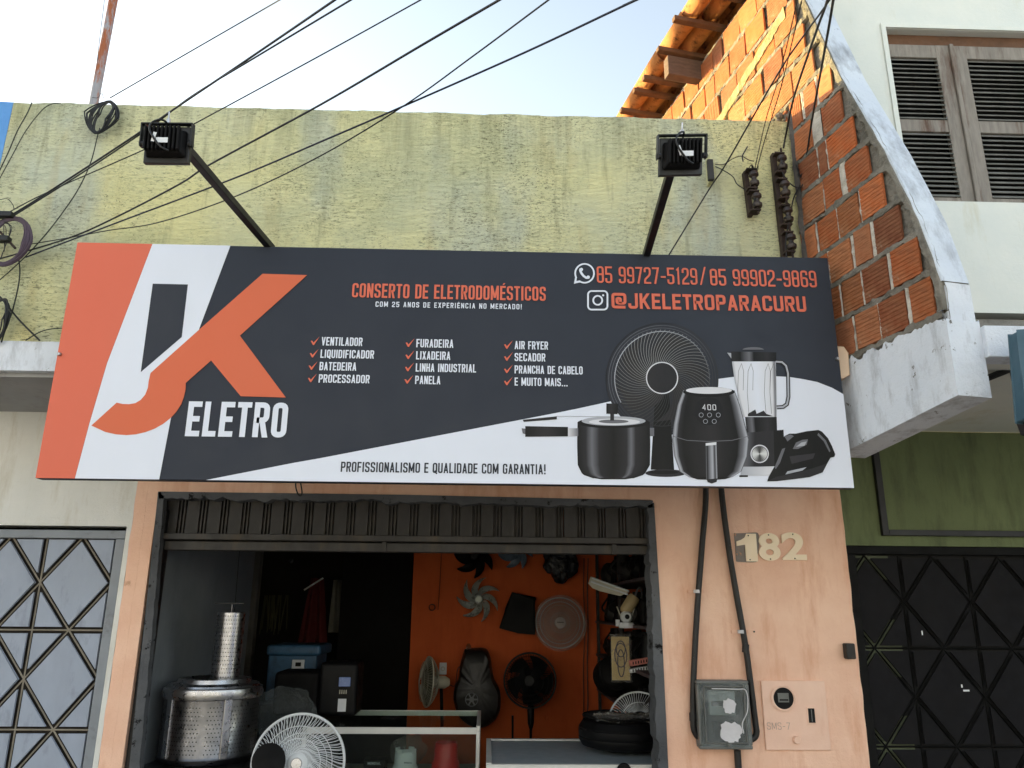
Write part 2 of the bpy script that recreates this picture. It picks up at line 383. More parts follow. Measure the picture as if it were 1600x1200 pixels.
# low house fronts added unseen across the street to bounce the late sun back
m = MB(); rr_ = random.Random(5); xx = -26
while xx < 26:
    w_ = rr_.uniform(5, 8); hh = rr_.uniform(4.6, 6.4); y_ = -11.6+rr_.uniform(-.2, .2)
    d0 = xx+w_*.2; d1 = d0+1.0; w0 = xx+w_*.55; w1 = w0+1.4
    m.box(xx, d0, y_-6, y_, 0, hh).box(d1, w0, y_-6, y_, 0, hh).box(w1, xx+w_-.01, y_-6, y_, 0, hh)
    m.box(d0, d1, y_-6, y_, 2.1, hh).box(w0, w1, y_-6, y_, 2.1, hh).box(w0, w1, y_-6, y_, 0, 1.0)
    m.box(d0, d1, y_-6, y_-.12, 0, 2.1).box(w0, w1, y_-6, y_-.12, 1.0, 2.1)
    m.box(xx-.05, xx+w_-.06, y_-.1, y_+.12, hh+.002, hh+.15)
    xx += w_
struct(m.obj('added_bounce_houses', simple('bounce_blue_render', (.41, .48, .74), .06, .9)))  # blue chosen to cool the bounced light
struct(MB().box(-60, 60, -11.5, -9.5, -.13, -.004).obj('far_pavement', PAVE))
# ================================================================ SHOP BUILDING
shop = thing('shop_building', 'single storey shop with mouldy pale parapet above the big signboard and peach front below', 'building', (-0.3, 0, 0))
YU = -0.75
XB0, XB1 = -2.57, 1.66
# parapet with uneven top edge
def par_grid(x0, x1, z0, z1, y, thick, name, mat, parent, amp=0.008, n=160):
    m = MB()
    tops = [z1 + amp*noise.noise(Vector((x0+(x1-x0)*i/n, 0, 0))*5) + amp*0.6*noise.noise(Vector((x0+(x1-x0)*i/n, 3, 0))*23) for i in range(n+1)]
    vs = []; fs = []
    for i in range(n+1):
        xx = x0+(x1-x0)*i/n
        vs += [(xx, y, z0), (xx, y, tops[i]-0.012), (xx, y+0.01, tops[i]), (xx, y+thick, tops[i]), (xx, y+thick, z0)]
    for i in range(n):
        a = i*5; b = a+5
        fs += [(a+k, b+k, b+k+1, a+k+1) for k in range(4)] + [(a+4, b+4, b, a)]
    fs += [(0, 1, 2, 3, 4), tuple(n*5+k for k in (4, 3, 2, 1, 0))]
    return m.add(vs, fs).obj(name, mat, parent)
par_grid(XB0, XB1, 2.83, 4.185, YU, 0.16, 'parapet_wall', MATS['pale_render'], shop)
MB().box(-2.0, 1.66, YU+0.02, 0.0, 2.68, 2.829).obj('canopy_slab', WHITE_S, shop)
# front wall round the opening
OX0, OX1, OZ = -1.846, 0.921, 2.2
XO0, XO1 = -1.955, 2.0
def rough_prism(poly, d, amp, n=14):         # polygon with wobbly edges
    out = []
    for i in range(len(poly)):
        a = Vector(poly[i]); b = Vector(poly[(i+1) % len(poly)]); k = max(1, int((b-a).length*n))
        for j in range(k):
            p = a.lerp(b, j/k)
            if j: p = p + Vector((noise.noise(p*9), 0, noise.noise(p*9+Vector((5, 5, 5)))))*amp
            out.append(p)
    return MB().prism(out, d)
mw = MB().box(XO0, OX0, 0, 0.16, 0, OZ).box(OX1, XO1, 0, 0.16, 0, OZ).box(XO0, XO1, 0, 0.16, OZ, 2.68)
mw.obj('front_wall', ORANGE, shop)
# uneven painted edge of the peach coat
for nm, xa, xb in (('paint_edge', XO0-0.012, XO0+0.05), ('paint_edge', XO1-0.06, XO1+0.012)):
    rough_prism([(xa, -0.0012, 0), (xb, -0.0012, 0), (xb, -0.0012, 2.67), (xa, -0.0012, 2.67)], (0, 0.001, 0), 0.006, 30).obj(nm, ORANGE, shop)
# interior shell
MB().box(-4.0, 1.9, 0.17, 4.6, 2.72, 2.83).obj('ceiling', GREY_IN, shop)
MB().box(-4.0, 1.9, -0.55, 8, 3.3, 3.4).obj('roof', CONC, shop)
MB().box(-2.0, -1.86, 0.16, 2.0, 0, 2.72).obj('left_interior_wall', GREY_IN, shop)
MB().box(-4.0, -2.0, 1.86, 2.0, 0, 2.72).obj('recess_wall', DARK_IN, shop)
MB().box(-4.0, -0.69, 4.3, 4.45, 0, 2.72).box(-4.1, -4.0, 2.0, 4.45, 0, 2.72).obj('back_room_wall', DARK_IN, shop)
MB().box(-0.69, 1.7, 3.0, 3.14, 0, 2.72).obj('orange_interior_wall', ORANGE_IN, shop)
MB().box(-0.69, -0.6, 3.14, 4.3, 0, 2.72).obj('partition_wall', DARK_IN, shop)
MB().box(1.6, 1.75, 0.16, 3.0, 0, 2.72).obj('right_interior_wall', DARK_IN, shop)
MB().box(-4.0, 1.75, 0.0, 4.45, -0.003, 0.0).obj('floor', CONC, shop)
MB().box(-2.0, -1.9, -0.55, 8, 2.83, 4.0).box(-4.1, -4.0, -0.5, 8, 0, 4.0).box(-4.0, 1.9, 7.9, 8, 0, 3.9).obj('hidden_side_walls', CONC, shop)

# door surround: grey cement band with ragged inner edge
def px_poly(pts, Y): return [at(x, y, Y) for x, y in pts]
sur = MB()
def ragged(pts_out, pts_in, Y, d, amp, name, mat, parent, n=60):
    A = [at(*p, Y) for p in pts_out]; B = [at(*p, Y) for p in pts_in]
    def along(P, t):
        L = [(P[i+1]-P[i]).length for i in range(len(P)-1)]; s = t*sum(L)
        for i, l in enumerate(L):
            if s <= l or i == len(L)-1: return P[i].lerp(P[i+1], min(1, s/l))
            s -= l
    poly = [along(A, i/n) for i in range(n+1)]
    back = []
    for i in range(n, -1, -1):
        p = along(B, i/n); w = noise.noise(p*14)*amp+noise.noise(p*45)*amp*0.8
        dd = (along(A, i/n)-p).normalized(); back.append(p+dd*w)
    m = MB()
    vs = []; 
    for i in range(n+1):
        o_, i_ = poly[i], back[n-i]
        vs += [o_, i_, i_+Vector((0, d, 0)), o_+Vector((0, d, 0))]
    fs = []
    for i in range(n):
        a, b = i*4, i*4+4
        fs += [(a+k, b+k, b+(k+1) % 4, a+(k+1) % 4) for k in range(4)]
    m.add(vs, fs + [(0, 1, 2, 3), (n*4+3, n*4+2, n*4+1, n*4)])
    return m.obj(name, mat, parent)
ragged([(248, 768), (630, 773), (1020, 782)], [(248, 778), (630, 784), (1020, 793)], -0.012, 0.17, 0.016, 'cement_lintel_edge', JAMB, shop, 110)
ragged([(247, 768), (225, 980), (200, 1215)], [(256, 775), (238, 980), (216, 1215)], -0.012, 0.05, 0.004, 'door_jamb', JAMB, shop)
ragged([(1022, 785), (1035, 1000), (1045, 1215)], [(1012, 790), (1021, 1000), (1030, 1215)], -0.012, 0.16, 0.014, 'door_jamb', JAMB, shop)
bevel(MB().box(OX0+0.0, OX0+0.045, 0.03, 0.12, 0, 2.12).obj('door_frame_post', BLACKP, shop), 0.003)

# ================================================================ FOLDED METAL DOOR HEAD
door = thing('rolling_door', 'dark ribbed metal door pulled up under the lintel of the shop opening', 'door', (-0.46, 0.06, 1.9))
zt, zb = 2.165, 1.985
x0d, x1d = OX0+0.02, OX1-0.02
npn = 23; pw = (x1d-x0d)/npn
m = MB()                                     # one pressed panel: flat face with a double rib on its right
w = pw
prof = [(0, 0), (0.004, -0.006), (w*0.62, -0.006), (w*0.64, 0.012), (w*0.72, 0.012), (w*0.74, -0.010), (w*0.79, -0.010), (w*0.81, 0.012), (w*0.87, 0.012), (w*0.89, -0.010), (w*0.95, -0.010), (w, 0.006)]
m.add([(a, b, 0) for a, b in prof]+[(a, b, zt-zb+0.03) for a, b in prof], [(i, i+1, i+1+len(prof), i+len(prof)) for i in range(len(prof)-1)])
pm = m.mesh('panel', SHUT)
for i in range(npn): part('panel', pm, door, (x0d+i*pw, 0.075+RND.uniform(-.003, .003), zb))
bevel(MB().box(x0d, x1d, 0.03, 0.09, zb-0.030, zb+0.004).obj('bottom_rail', SHUT, door), 0.004)
bevel(MB().box(x0d-0.01, x1d+0.01, 0.06, 0.14, zb-0.085, zb-0.036).obj('lower_beam', SHUT, door), 0.004)
MB().box(x0d, x1d, 0.10, 0.75, zb-0.03, zb-0.015).obj('folded_leaf', BLACKD, door)
for px in (600, 960): MB().box(at(px, 855, .05).x-.012, at(px, 855, .05).x+.012, 0.045, 0.065, zb-0.085, zb-0.032).obj('clip', SHUT, door)

# ================================================================ SIGNBOARD
YS = -1.05
cTL, cTR, cBR, cBL = at(118, 378, YS), at(1298, 403, YS), at(1330, 762, YS), at(58, 748, YS)
SX0, SX1, SZ0, SZ1 = (cTL.x+cBL.x)/2, (cTR.x+cBR.x)/2, (cBL.z+cBR.z)/2, (cTL.z+cTR.z)/2
sign = thing('shop_sign', 'wide dark, orange and white signboard with the JK logo hung over the peach shop front', 'sign', ((SX0+SX1)/2, YS, SZ0))
bevel(MB().box(SX0, SX1, YS+0.002, YS+0.055, SZ0, SZ1).obj('panel', simple('sign_dark_vinyl', lin((46, 50, 60)), 0.03, 0.48, scale=2, spec=.22), sign), 0.003, 1)
MB().box(SX0+0.3, SX0+0.36, YS+0.055, YU, SZ1-0.30, SZ1-0.26).box(SX1-0.4, SX1-0.34, YS+0.055, YU, SZ1-0.30, SZ1-0.26).obj('wall_bracket', BLACKP, sign)
C_O = lin((216, 108, 84)); C_W = lin((222, 226, 238)); C_D = lin((46, 50, 60)); C_OD = lin((212, 106, 74))
def uv(px, py): p = at(px, py, YS); return min(max(p.x, SX0), SX1), min(max(p.z, SZ0), SZ1)
def lay(L): return YS - L*0.0005
class Art(MB):
    def poly(s, pts, c, L, conv=None):
        s.cur = c
        q = [(conv or uv)(*p) for p in pts]
        s.flat([(a, lay(L), b) for a, b in q]); return s
    def shade(s, left, right, stops, L, conv=None, n=14, vdark=None):   # left/right boundary curves top to bottom
        conv = conv or uv
        def samp(P, t):
            k = t*(len(P)-1); i = min(int(k), len(P)-2); f = k-i
            return (P[i][0]*(1-f)+P[i+1][0]*f, P[i][1]*(1-f)+P[i+1][1]*f)
        st = stops
        b = len(s.v)
        cols = []
        for j in range(n+1):
            l_ = samp(left, j/n); r_ = samp(right, j/n)
            for u, c in st:
                q = conv(l_[0]*(1-u)+r_[0]*u, l_[1]*(1-u)+r_[1]*u); s.v.append(Vector((q[0], lay(L), q[1])))
                g = 1 if not vdark else 1+(vdark-1)*j/n
                cols.append(tuple(x*g for x in c))
        K = len(st)
        for j in range(n):
            for i in range(K-1):
                f = (j*K+i, j*K+i+1, (j+1)*K+i+1, (j+1)*K+i)
                s.f.append(tuple(b+q for q in f)); s.c.append([cols[q] for q in f])
        return s
def c8(x, y): return uv(860+x/3, 380+y/3)
def c7(x, y): return uv(460+x/3.157, 380+y/3.157)
def c6(x, y): return uv(x/2.4, 360+y/2.4)
TLp, TRp = (SX0, SZ1), (SX1, SZ1)
same = lambda a, b: (a, b)
bx1 = uv(238, 382)[0]; bx2 = uv(117, 747)[0]
a = Art()
a.poly([(SX0+.001, SZ0+.001), (bx2, SZ0+.001), uv(140, 660), uv(167, 568), (bx1, SZ1-.001), (SX0+.001, SZ1-.001)], C_O, 1, same).obj('orange_stripe', PRINT, sign)
a = Art()
a.poly([(bx2+.0005, SZ0+.001), (uv(249, 748)[0], SZ0+.001), uv(267, 654), uv(290, 585), uv(312, 512), (uv(360, 385)[0], SZ1-.001), (bx1+.0005, SZ1-.001), uv(167.3, 568), uv(140.3, 660)], C_W, 1, same).obj('white_stripe', PRINT, sign)
a = Art()
sw = [(uv(322, 748)[0], SZ0+.001), (SX1-.001, SZ0+.001), (SX1-.001, uv(1317, 616)[1])] + [uv(*p) for p in [(1300, 606), (1277, 597), (1255, 592.5), (1233, 589), (1193, 587), (1153, 588), (1123, 592), (1060, 601), (1000, 616), (950, 628), (900, 639), (860, 647), (500, 716), (460, 723)]]
a.poly(sw, C_W, 1.2, same).obj('white_swoosh', PRINT, sign)
a = Art(); a.poly([(573, 200), (705, 203), (682, 400), (528, 532)], C_D, 2, c6).obj('logo_stem', PRINT, sign)
a = Art()
a.poly([(985, 163), (1152, 168), (900, 395), (1072, 627), (903, 622), (792, 488), (697, 572), (696, 598), (690, 625), (680, 652), (662, 680), (640, 704), (612, 726), (580, 744), (545, 757), (510, 765), (475, 768), (435, 765), (395, 756), (343, 732), (438, 646), (460, 651), (485, 652), (508, 648), (528, 636), (545, 616), (555, 590), (558, 565), (565, 535), (750, 370)], C_OD, 3, c6).obj('logo_letter', PRINT, sign)

# --- block lettering made of strokes
G = {  # rounded centre-line strokes in a unit box; a third value 0 keeps that corner sharp; 'c' closes the path
 'B': [['c', (0, 0, 0), (0, 1, 0), (1, 1), (1, 0)], [(0, .5), (1, .5)]],
 'C': [[(1, .7), (1, 1), (0, 1), (0, 0), (1, 0), (1, .3)]],
 'D': [['c', (0, 0, 0), (0, 1, 0), (1, 1), (1, 0)]],
 'E': [[(1, 1, 0), (0, 1, 0), (0, 0, 0), (1, 0, 0)], [(0, .5), (.85, .5)]],
 'F': [[(1, 1, 0), (0, 1, 0), (0, 0, 0)], [(0, .5), (.85, .5)]],
 'G': [[(1, .72), (1, 1), (0, 1), (0, 0), (1, 0), (1, .48, 0), (.6, .48)]],
 'H': [[(0, 0), (0, 1)], [(1, 0), (1, 1)], [(0, .5), (1, .5)]],
 'I': [[(.5, 0), (.5, 1)]], 'J': [[(0, .3), (0, 0), (1, 0), (1, 1)]],
 'L': [[(0, 1), (0, 0, 0), (1, 0, 0)]],
 'O': [['c', (0, 0), (0, 1), (1, 1), (1, 0)]], '0': [['c', (0, 0), (0, 1), (1, 1), (1, 0)]],
 'P': [[(0, 0), (0, 1, 0), (1, 1), (1, .45), (0, .45)]],
 'Q': [['c', (0, 0), (0, 1), (1, 1), (1, 0)], [(.6, .12), (1.0, -.12)]],
 'R': [[(0, 0), (0, 1, 0), (1, 1), (1, .48), (0, .48)], 'D', (.55, .5, 1, 0)],
 'S': [[(1, .74), (1, 1), (0, 1), (0, .55), (1, .45), (1, 0), (0, 0), (0, .26)]],
 'T': [[(0, 1, 0), (1, 1, 0)], [(.5, 1), (.5, 0)]],
 'U': [[(0, 1), (0, 0), (1, 0), (1, 1)]],
 'A': [[(.2, .25), (.8, .25)], 'D', (0, 0, .5, 1), 'D', (1, 0, .5, 1)],
 'V': ['D', (0, 1, .5, 0), 'D', (1, 1, .5, 0)],
 'X': ['D', (0, 0, 1, 1), 'D', (0, 1, 1, 0)],
 'Y': ['D', (0, 1, .5, .42), 'D', (1, 1, .5, .42), [(.5, 0), (.5, .45)]],
 'K': [[(0, 0), (0, 1)], 'D', (.05, .38, 1, 1), 'D', (.3, .6, 1, 0)],
 'M': [[(0, 0), (0, 1)], [(1, 0), (1, 1)], 'D', (0, 1, .5, .15), 'D', (1, 1, .5, .15)],
 'N': [[(0, 0), (0, 1)], [(1, 0), (1, 1)], 'D', (0, 1, 1, 0)],
 'Z': [[(0, 1), (1, 1)], [(0, 0), (1, 0)], 'D', (0, 0, 1, 1)],
 '1': [[(.6, 0), (.6, 1, 0), (.1, .88)]], '2': [[(0, .72), (0, 1), (1, 1), (1, .55), (0, .22), (0, 0, 0), (1, 0)]],
 '3': [[(0, .75), (0, 1), (1, 1), (1, 0), (0, 0), (0, .25)], [(.4, .5), (1, .5)]],
 '4': [[(.75, 0), (.75, 1, 0), (0, .3, 0), (1, .3)]],
 '5': [[(1, 1), (0, 1, 0), (0, .56, 0), (1, .56), (1, 0), (0, 0), (0, .26)]],
 '6': [[(1, .76), (1, 1), (0, 1), (0, 0), (1, 0), (1, .55), (0, .55)]],
 '7': [[(0, 1), (1, 1, 0), (.35, 0)]], '8': [['c', (0, 0), (0, 1), (1, 1), (1, 0)], [(0, .52), (1, .52)]],
 '9': [[(1, .46), (0, .46), (0, 1), (1, 1), (1, 0), (0, 0), (0, .22)]],
 '-': [[(.05, .42), (.95, .42)]], '/': ['D', (.1, 0, .9, 1)], '.': [[(.5, 0), (.5, .01)]],
 '!': [[(.5, 1), (.5, .36)], [(.5, 0), (.5, .02)]],
 '@': [[(.62, .3), (.62, .68), (.34, .68), (.34, .3), (1, .3), (1, 1), (0, 1), (0, 0), (.9, 0)]],
}
NARROW = {'I': .42, '1': .72, '.': .42, '!': .42, ' ': .55, '-': .75, '/': .9, 'M': 1.3, 'L': .86, 'E': .9, 'F': .88, 'T': .92, '@': 1.55, 'K': 1.08, 'A': 1.05, 'V': 1.05}
def ribbon(mb, pts, t, r, closed, yl, cap=True, ends=(1, 1)):
    P = [Vector((p[0], p[1])) for p in pts]; rr = [(0 if len(p) > 2 and p[2] == 0 else r) for p in pts]; n = len(P)
    path = []
    for i in range(n):
        if not closed and i in (0, n-1): path.append(P[i]); continue
        a, b, c = P[i-1], P[i], P[(i+1) % n]; d1 = (a-b); d2 = (c-b); q = min(rr[i], d1.length*.48, d2.length*.48)
        if q < 1e-6 or d1.length < 1e-6 or d2.length < 1e-6: path.append(b); continue
        s_, e_ = b+d1.normalized()*q, b+d2.normalized()*q
        for k in range(6):
            u = k/5; path.append((1-u)**2*s_+2*u*(1-u)*b+u*u*e_)
    if not closed and cap:
        if ends[0]: path[0] = path[0]+(path[0]-path[1]).normalized()*t/2
        if ends[1]: path[-1] = path[-1]+(path[-1]-path[-2]).normalized()*t/2
    m = len(path); vs = []
    for i in range(m):
        a = path[(i-1) % m] if closed or i else path[i]; c = path[(i+1) % m] if closed or i < m-1 else path[i]
        d1 = (path[i]-a); d2 = (c-path[i])
        d1 = d1.normalized() if d1.length > 1e-9 else d2.normalized(); d2 = d2.normalized() if d2.length > 1e-9 else d1
        tn = (d1+d2); tn = tn.normalized() if tn.length > 1e-6 else d1
        nr = Vector((-tn.y, tn.x)); k = 1/max(0.45, nr.dot(Vector((-d1.y, d1.x))))
        vs += [path[i]+nr*t/2*k, path[i]-nr*t/2*k]
    fs = [(2*i, 2*i+1, (2*i+3) % (2*m), (2*i+2) % (2*m)) for i in range(m if closed else m-1)]
    mb.add([(v.x, yl, v.y) for v in vs], fs)
def text(mb, s, x0, x1, z0, z1, col, yl, tr=0.145, wr=0.44, gap=0.085, acc=None):
    h = z1-z0; adv = []
    for ch in s: adv.append(wr*NARROW.get(ch, 1.0))
    tot = sum(adv)+gap*(len(s)-1); k = (x1-x0)/(tot*h); x = x0
    mb.cur = col; t = tr*h; ts = min(t, t*max(k, 0.75))
    for i, ch in enumerate(s):
        w = adv[i]*h*k
        if ch != ' ':
            g = G[ch]; j = 0; si = 0
            cx = lambda u: x+ts/2+u*(w-ts); cz = lambda v: z0+t/2+v*(h-t)
            while j < len(g):
                yy = yl-0.00012*si; si += 1
                if isinstance(g[j], str):
                    u0, v0, u1, v1 = g[j+1]; j += 2
                    X0, X1 = cx(u0), cx(u1); Z0, Z1 = z0+v0*h, z0+v1*h
                    hw = ts*.5*math.sqrt(1+((X1-X0)/(Z1-Z0))**2)*0.95
                    X0 = min(max(X0, x+hw), x+w-hw) if w > 2*hw else X0; X1 = min(max(X1, x+hw), x+w-hw) if w > 2*hw else X1
                    mb.add([(X0-hw, yy, Z0), (X0+hw, yy, Z0), (X1+hw, yy, Z1), (X1-hw, yy, Z1)], [(0, 1, 2, 3)])
                else:
                    st = g[j]; j += 1; closed = st[0] == 'c'; st = st[1:] if closed else st
                    ribbon(mb, [(cx(p[0]), cz(p[1])) + tuple(p[2:]) for p in st], ts, h*0.13, closed, yy, True, [not (.05 < e[1] < .95) or len(st) == 2 for e in (st[0], st[-1])])
            if acc and i in acc:
                zt_ = z1+h*0.06; xm = x+w/2
                if acc[i] == "'": mb.add([(xm-.02*h, yl, zt_), (xm+.06*h, yl, zt_), (xm+.16*h, yl, zt_+.13*h), (xm+.04*h, yl, zt_+.13*h)], [(0, 1, 2, 3)])
                else: mb.add([(xm-.16*h, yl, zt_), (xm-.05*h, yl, zt_), (xm, yl, zt_+.07*h), (xm+.05*h, yl, zt_), (xm+.16*h, yl, zt_), (xm, yl, zt_+.15*h)], [(0, 1, 2, 5), (2, 3, 4, 5)])
        x += w+gap*h*k
def line(s, conv, x0, y0, yt, x1, col, L=4, lab=None, **kw):
    xa, za = conv(x0, y0); xt, zt_ = conv(x0, yt); xb, _ = conv(x1, y0+(x1-x0)*0.0125)
    m = MB(); text(m, s, xa, xb, za, zt_, col, lay(L), **kw); o = m.obj('lettering', PRINT, sign)
    o['label'] = lab or ('lettering reading ' + s); return o
line('ELETRO', c6, 693, 773, 640, 1072, C_W, tr=.17, wr=.46)
line('CONSERTO DE ELETRODOMESTICOS', c7, 283, 268, 197, 1240, C_O, tr=.15, wr=.44, acc={21: "'"}, lab='orange lettering reading CONSERTO DE ELETRODOMÉSTICOS')
line('COM 25 ANOS DE EXPERIENCIA NO MERCADO!', c7, 400, 314, 288, 1122, C_W, tr=.16, wr=.46, gap=.19, acc={21: '^'}, lab='small white lettering reading COM 25 ANOS DE EXPERIÊNCIA NO MERCADO!')
ITEMS = [('VENTILADOR', 133, 335, 505, 463), ('LIQUIDIFICADOR', 128, 392, 566, 525), ('BATEDEIRA', 123, 305, 627, 586), ('PROCESSADOR', 119, 370, 688, 647),
 ('FURADEIRA', 601, 784, 514, 473), ('LIXADEIRA', 600, 769, 574, 533), ('LINHA INDUSTRIAL', 598, 896, 634, 593), ('PANELA', 595, 720, 695, 654),
 ('AIR FRYER', 1086, 1251, 523, 483), ('SECADOR', 1086, 1238, 582, 542), ('PRANCHA DE CABELO', 1086, 1422, 643, 603), ('E MUITO MAIS...', 1086, 1348, 703, 663)]
for s_, xa, xb, yb, yt in ITEMS:
    line(s_, c7, xa, yb, yt, xb, C_W, tr=.15, wr=.44)
    xc = xa-52
    Art().poly([(xc, yb-22), (xc+7, yb-24), (xc+14, yb-14), (xc+44, yb-44), (xc+16, yb-2), (xc+11, yb-2)], C_O, 4, c7).obj('check_mark', PRINT, sign)
line('PROFISSIONALISMO E QUALIDADE COM GARANTIA!', c7, 228, 1128, 1078, 1240, C_D, tr=.145, wr=.44)
line('85 99727-5129', c8, 218, 187, 108, 690, C_O, tr=.122, wr=.44)
Art().poly([(701, 196), (709, 196), (727, 112), (719, 112)], C_O, 4, c8).obj('slash', PRINT, sign)['label'] = 'orange slash between the two phone numbers'
line('85 99902-9869', c8, 750, 199, 120, 1250, C_O, tr=.122, wr=.44)
line('@JKELETROPARACURU', c8, 287, 306, 233, 1200, C_O, tr=.18, wr=.6, gap=.11)
# icons
def circ(cx, cy, r, n=28, a0=0, a1=360, ry=None): return [(cx+r*math.cos(R(a0+(a1-a0)*i/n)), cy+(ry or r)*math.sin(R(a0+(a1-a0)*i/n))) for i in range(n+1)]
def stroke(mb, pts, w, col, L, conv, closed=False):
    q = [conv(*p) for p in pts]; sc = abs(conv(1100, 300)[0]-conv(1000, 300)[0])/100
    mb.cur = col; ribbon(mb, q, w*sc, 0, closed, lay(L), cap=False)
m = Art(); stroke(m, circ(160, 142, 44, 36, 150, 480), 8, C_W, 4, c8)
m.poly([(116, 158), (110, 191), (142, 184), (139, 175), (122, 178), (124, 160)], C_W, 4.3, c8)
stroke(m, [(141, 120), (140, 130), (146, 143), (156, 155), (168, 163), (180, 163)], 11, C_W, 4.2, c8)
m.poly(circ(145, 124, 8, 10), C_W, 4.4, c8).poly(circ(177, 160, 8, 10), C_W, 4.6, c8)
m.obj('phone_icon', PRINT, sign)['label'] = 'white speech bubble icon with a telephone handset'
m = Art(); rr_ = []
for (cx, cy, a0) in ((250, 242, -90), (250, 295, 0), (193, 295, 90), (193, 242, 180)): rr_ += circ(cx, cy, 17, 6, a0, a0+90)
stroke(m, rr_, 8, C_W, 4, c8, True); stroke(m, circ(221.5, 268.5, 21, 30)[:-1], 8, C_W, 4, c8, True); m.poly(circ(247, 245, 5, 10), C_W, 4, c8)
m.obj('camera_icon', PRINT, sign)['label'] = 'white outlined camera icon in a rounded square'
# printed fan
K0 = lin((8, 8, 9)); K1 = lin((38, 37, 40)); K2 = lin((104, 104, 110)); KW = lin((214, 214, 220)); KS = lin((168, 170, 178))
m = Art(); fc = (523, 632)
m.poly(circ(526, 640, 262, 60)[:-1], lin((42, 45, 54)), 1.9, c8).poly(circ(523, 640, 225, 60)[:-1], lin((38, 39, 45)), 2.0, c8)
m.poly([(492, 700), (556, 700), (580, 1062), (470, 1062)], K0, 2.2, c8)
m.poly(circ(540, 1078, 95, 24, 0, 360, 18), K1, 2.4, c8).poly(circ(530, 1074, 70, 24, 0, 360, 9), K0, 2.6, c8)
for k in range(5):                          # dark blades
    a0 = k*72+10; pts = []
    for i in range(9): q = i/8; rr1 = 80+130*q; pts.append((fc[0]+rr1*math.cos(R(a0+55*q)), fc[1]+rr1*math.sin(R(a0+55*q))))
    for i in range(8, -1, -1): q = i/8; rr1 = 80+130*q; pts.append((fc[0]+rr1*math.cos(R(a0+40+50*q)), fc[1]+rr1*math.sin(R(a0+40+50*q))))
    m.poly(pts, lin((40, 38, 40)), 2.7+k*.02, c8)
for k in range(66):
    a0 = k*360/66; pts = [(fc[0]+(76+150*q)*math.cos(R(a0+34*q)), fc[1]+(76+150*q)*math.sin(R(a0+34*q))) for q in [i/7 for i in range(8)]]
    g = 0.5+0.5*math.cos(R(a0-235)); c_ = tuple(0.03+0.22*g for _ in range(3))
    stroke(m, pts, 2.2, c_, 3+k*0.003, c8)
for rr_, ww, ca in ((222, 4, KS), (238, 2, K2), (250, 2, K2), (261, 3, K1)):
    for k in range(24):
        a0 = k*15; g = 0.5+0.5*math.cos(R(a0+7-215)); c_ = tuple(0.03+(v-.03)*g for v in ca)
        if 20 < a0 < 150: c_ = K0 if rr_ > 230 else K1
        stroke(m, circ(fc[0], fc[1]+4, rr_, 4, a0, a0+15.3), ww, c_, 3.3+k*.001, c8)
m.poly(circ(523, 632, 72, 36), lin((38, 37, 40)), 3.8, c8); stroke(m, circ(523, 632, 73, 40)[:-1], 5, KW, 4, c8, True)
m.obj('printed_fan', PRINT, sign)
# printed pressure cooker
m = Art(); ex = [(0, K0), (.12, K1), (.2, K2), (.3, K1), (.5, K0), (.68, K1), (.74, K2), (.8, K1), (1, K0)]
m.shade([(127, 842), (125, 940), (128, 1040), (150, 1085), (200, 1102)], [(465, 842), (468, 940), (466, 1040), (440, 1085), (390, 1102)], ex, 4, c8)
m.poly([(200, 1101), (390, 1101), (350, 1107), (240, 1107)], K0, 4.1, c8)
m.poly(circ(296, 842, 170, 30, 0, 360, 26), K0, 4.2, c8).poly(circ(296, 834, 150, 30, 0, 360, 22), KS, 4.4, c8).poly(circ(300, 838, 120, 30, 0, 360, 15), KW, 4.6, c8).poly(circ(296, 836, 70, 30, 0, 360, 9), K2, 4.7, c8)
m.shade([(262, 752), (262, 800)], [(318, 752), (314, 802)], [(0, K0), (.4, K1), (1, K0)], 4.9, c8, 2).poly([(280, 800), (298, 800), (298, 832), (280, 832)], K1, 4.8, c8)
m.shade([(80, 868), (80, 905)], [(130, 868), (130, 905)], [(0, KW), (1, K2)], 4.8, c8, 2)
m.shade([(-118, 858), (-118, 908)], [(82, 862), (82, 906)], [(0, K0), (.5, K1), (1, K0)], 4.9, c8, 2)
m.poly([(-135, 868), (-118, 870), (-118, 896), (-130, 892)], K2, 4.8, c8).poly([(-130, 828), (30, 812), (30, 826), (-125, 838)], K1, 4.8, c8)
m.poly([(30, 810), (290, 812), (290, 815), (30, 813)], KS, 4.7, c8).poly([(458, 866), (486, 866), (486, 905), (460, 905)], K2, 3.9, c8)
m.obj('printed_pressure_cooker', PRINT, sign)
# printed blender
m = Art(); JG = lin((196, 202, 214))
m.shade([(850, 555), (862, 640), (885, 740), (905, 815)], [(1056, 555), (1058, 640), (1060, 740), (1060, 815)], [(0, KS), (.06, KW), (.5, C_W), (.9, KW), (.96, K2), (1, KS)], 4, c8)
for xx in (885, 930, 1010, 1036): stroke(m, [(xx, 800), (xx-8, 700), (xx-4, 600), (xx+10, 565), (xx+20, 600), (xx+18, 690)], 2, K2, 4.2, c8)
m.shade([(846, 508), (848, 554)], [(1058, 512), (1058, 554)], [(0, K1), (.2, K0), (.4, K2), (.5, K0), (.8, K1), (1, K0)], 4.4, c8, 2)
m.poly([(828, 514), (850, 516), (850, 545)], KS, 4.3, c8).poly(circ(950, 500, 50, 20, 180, 360, 12), K2, 4.5, c8)
stroke(m, [(1056, 556), (1085, 558), (1104, 575), (1113, 610), (1115, 720), (1108, 755), (1090, 768), (1060, 770)], 18, K1, 4.4, c8); stroke(m, [(1056, 556), (1085, 558), (1104, 575), (1113, 610), (1115, 720), (1108, 755), (1090, 768), (1060, 770)], 8, KS, 4.5, c8)
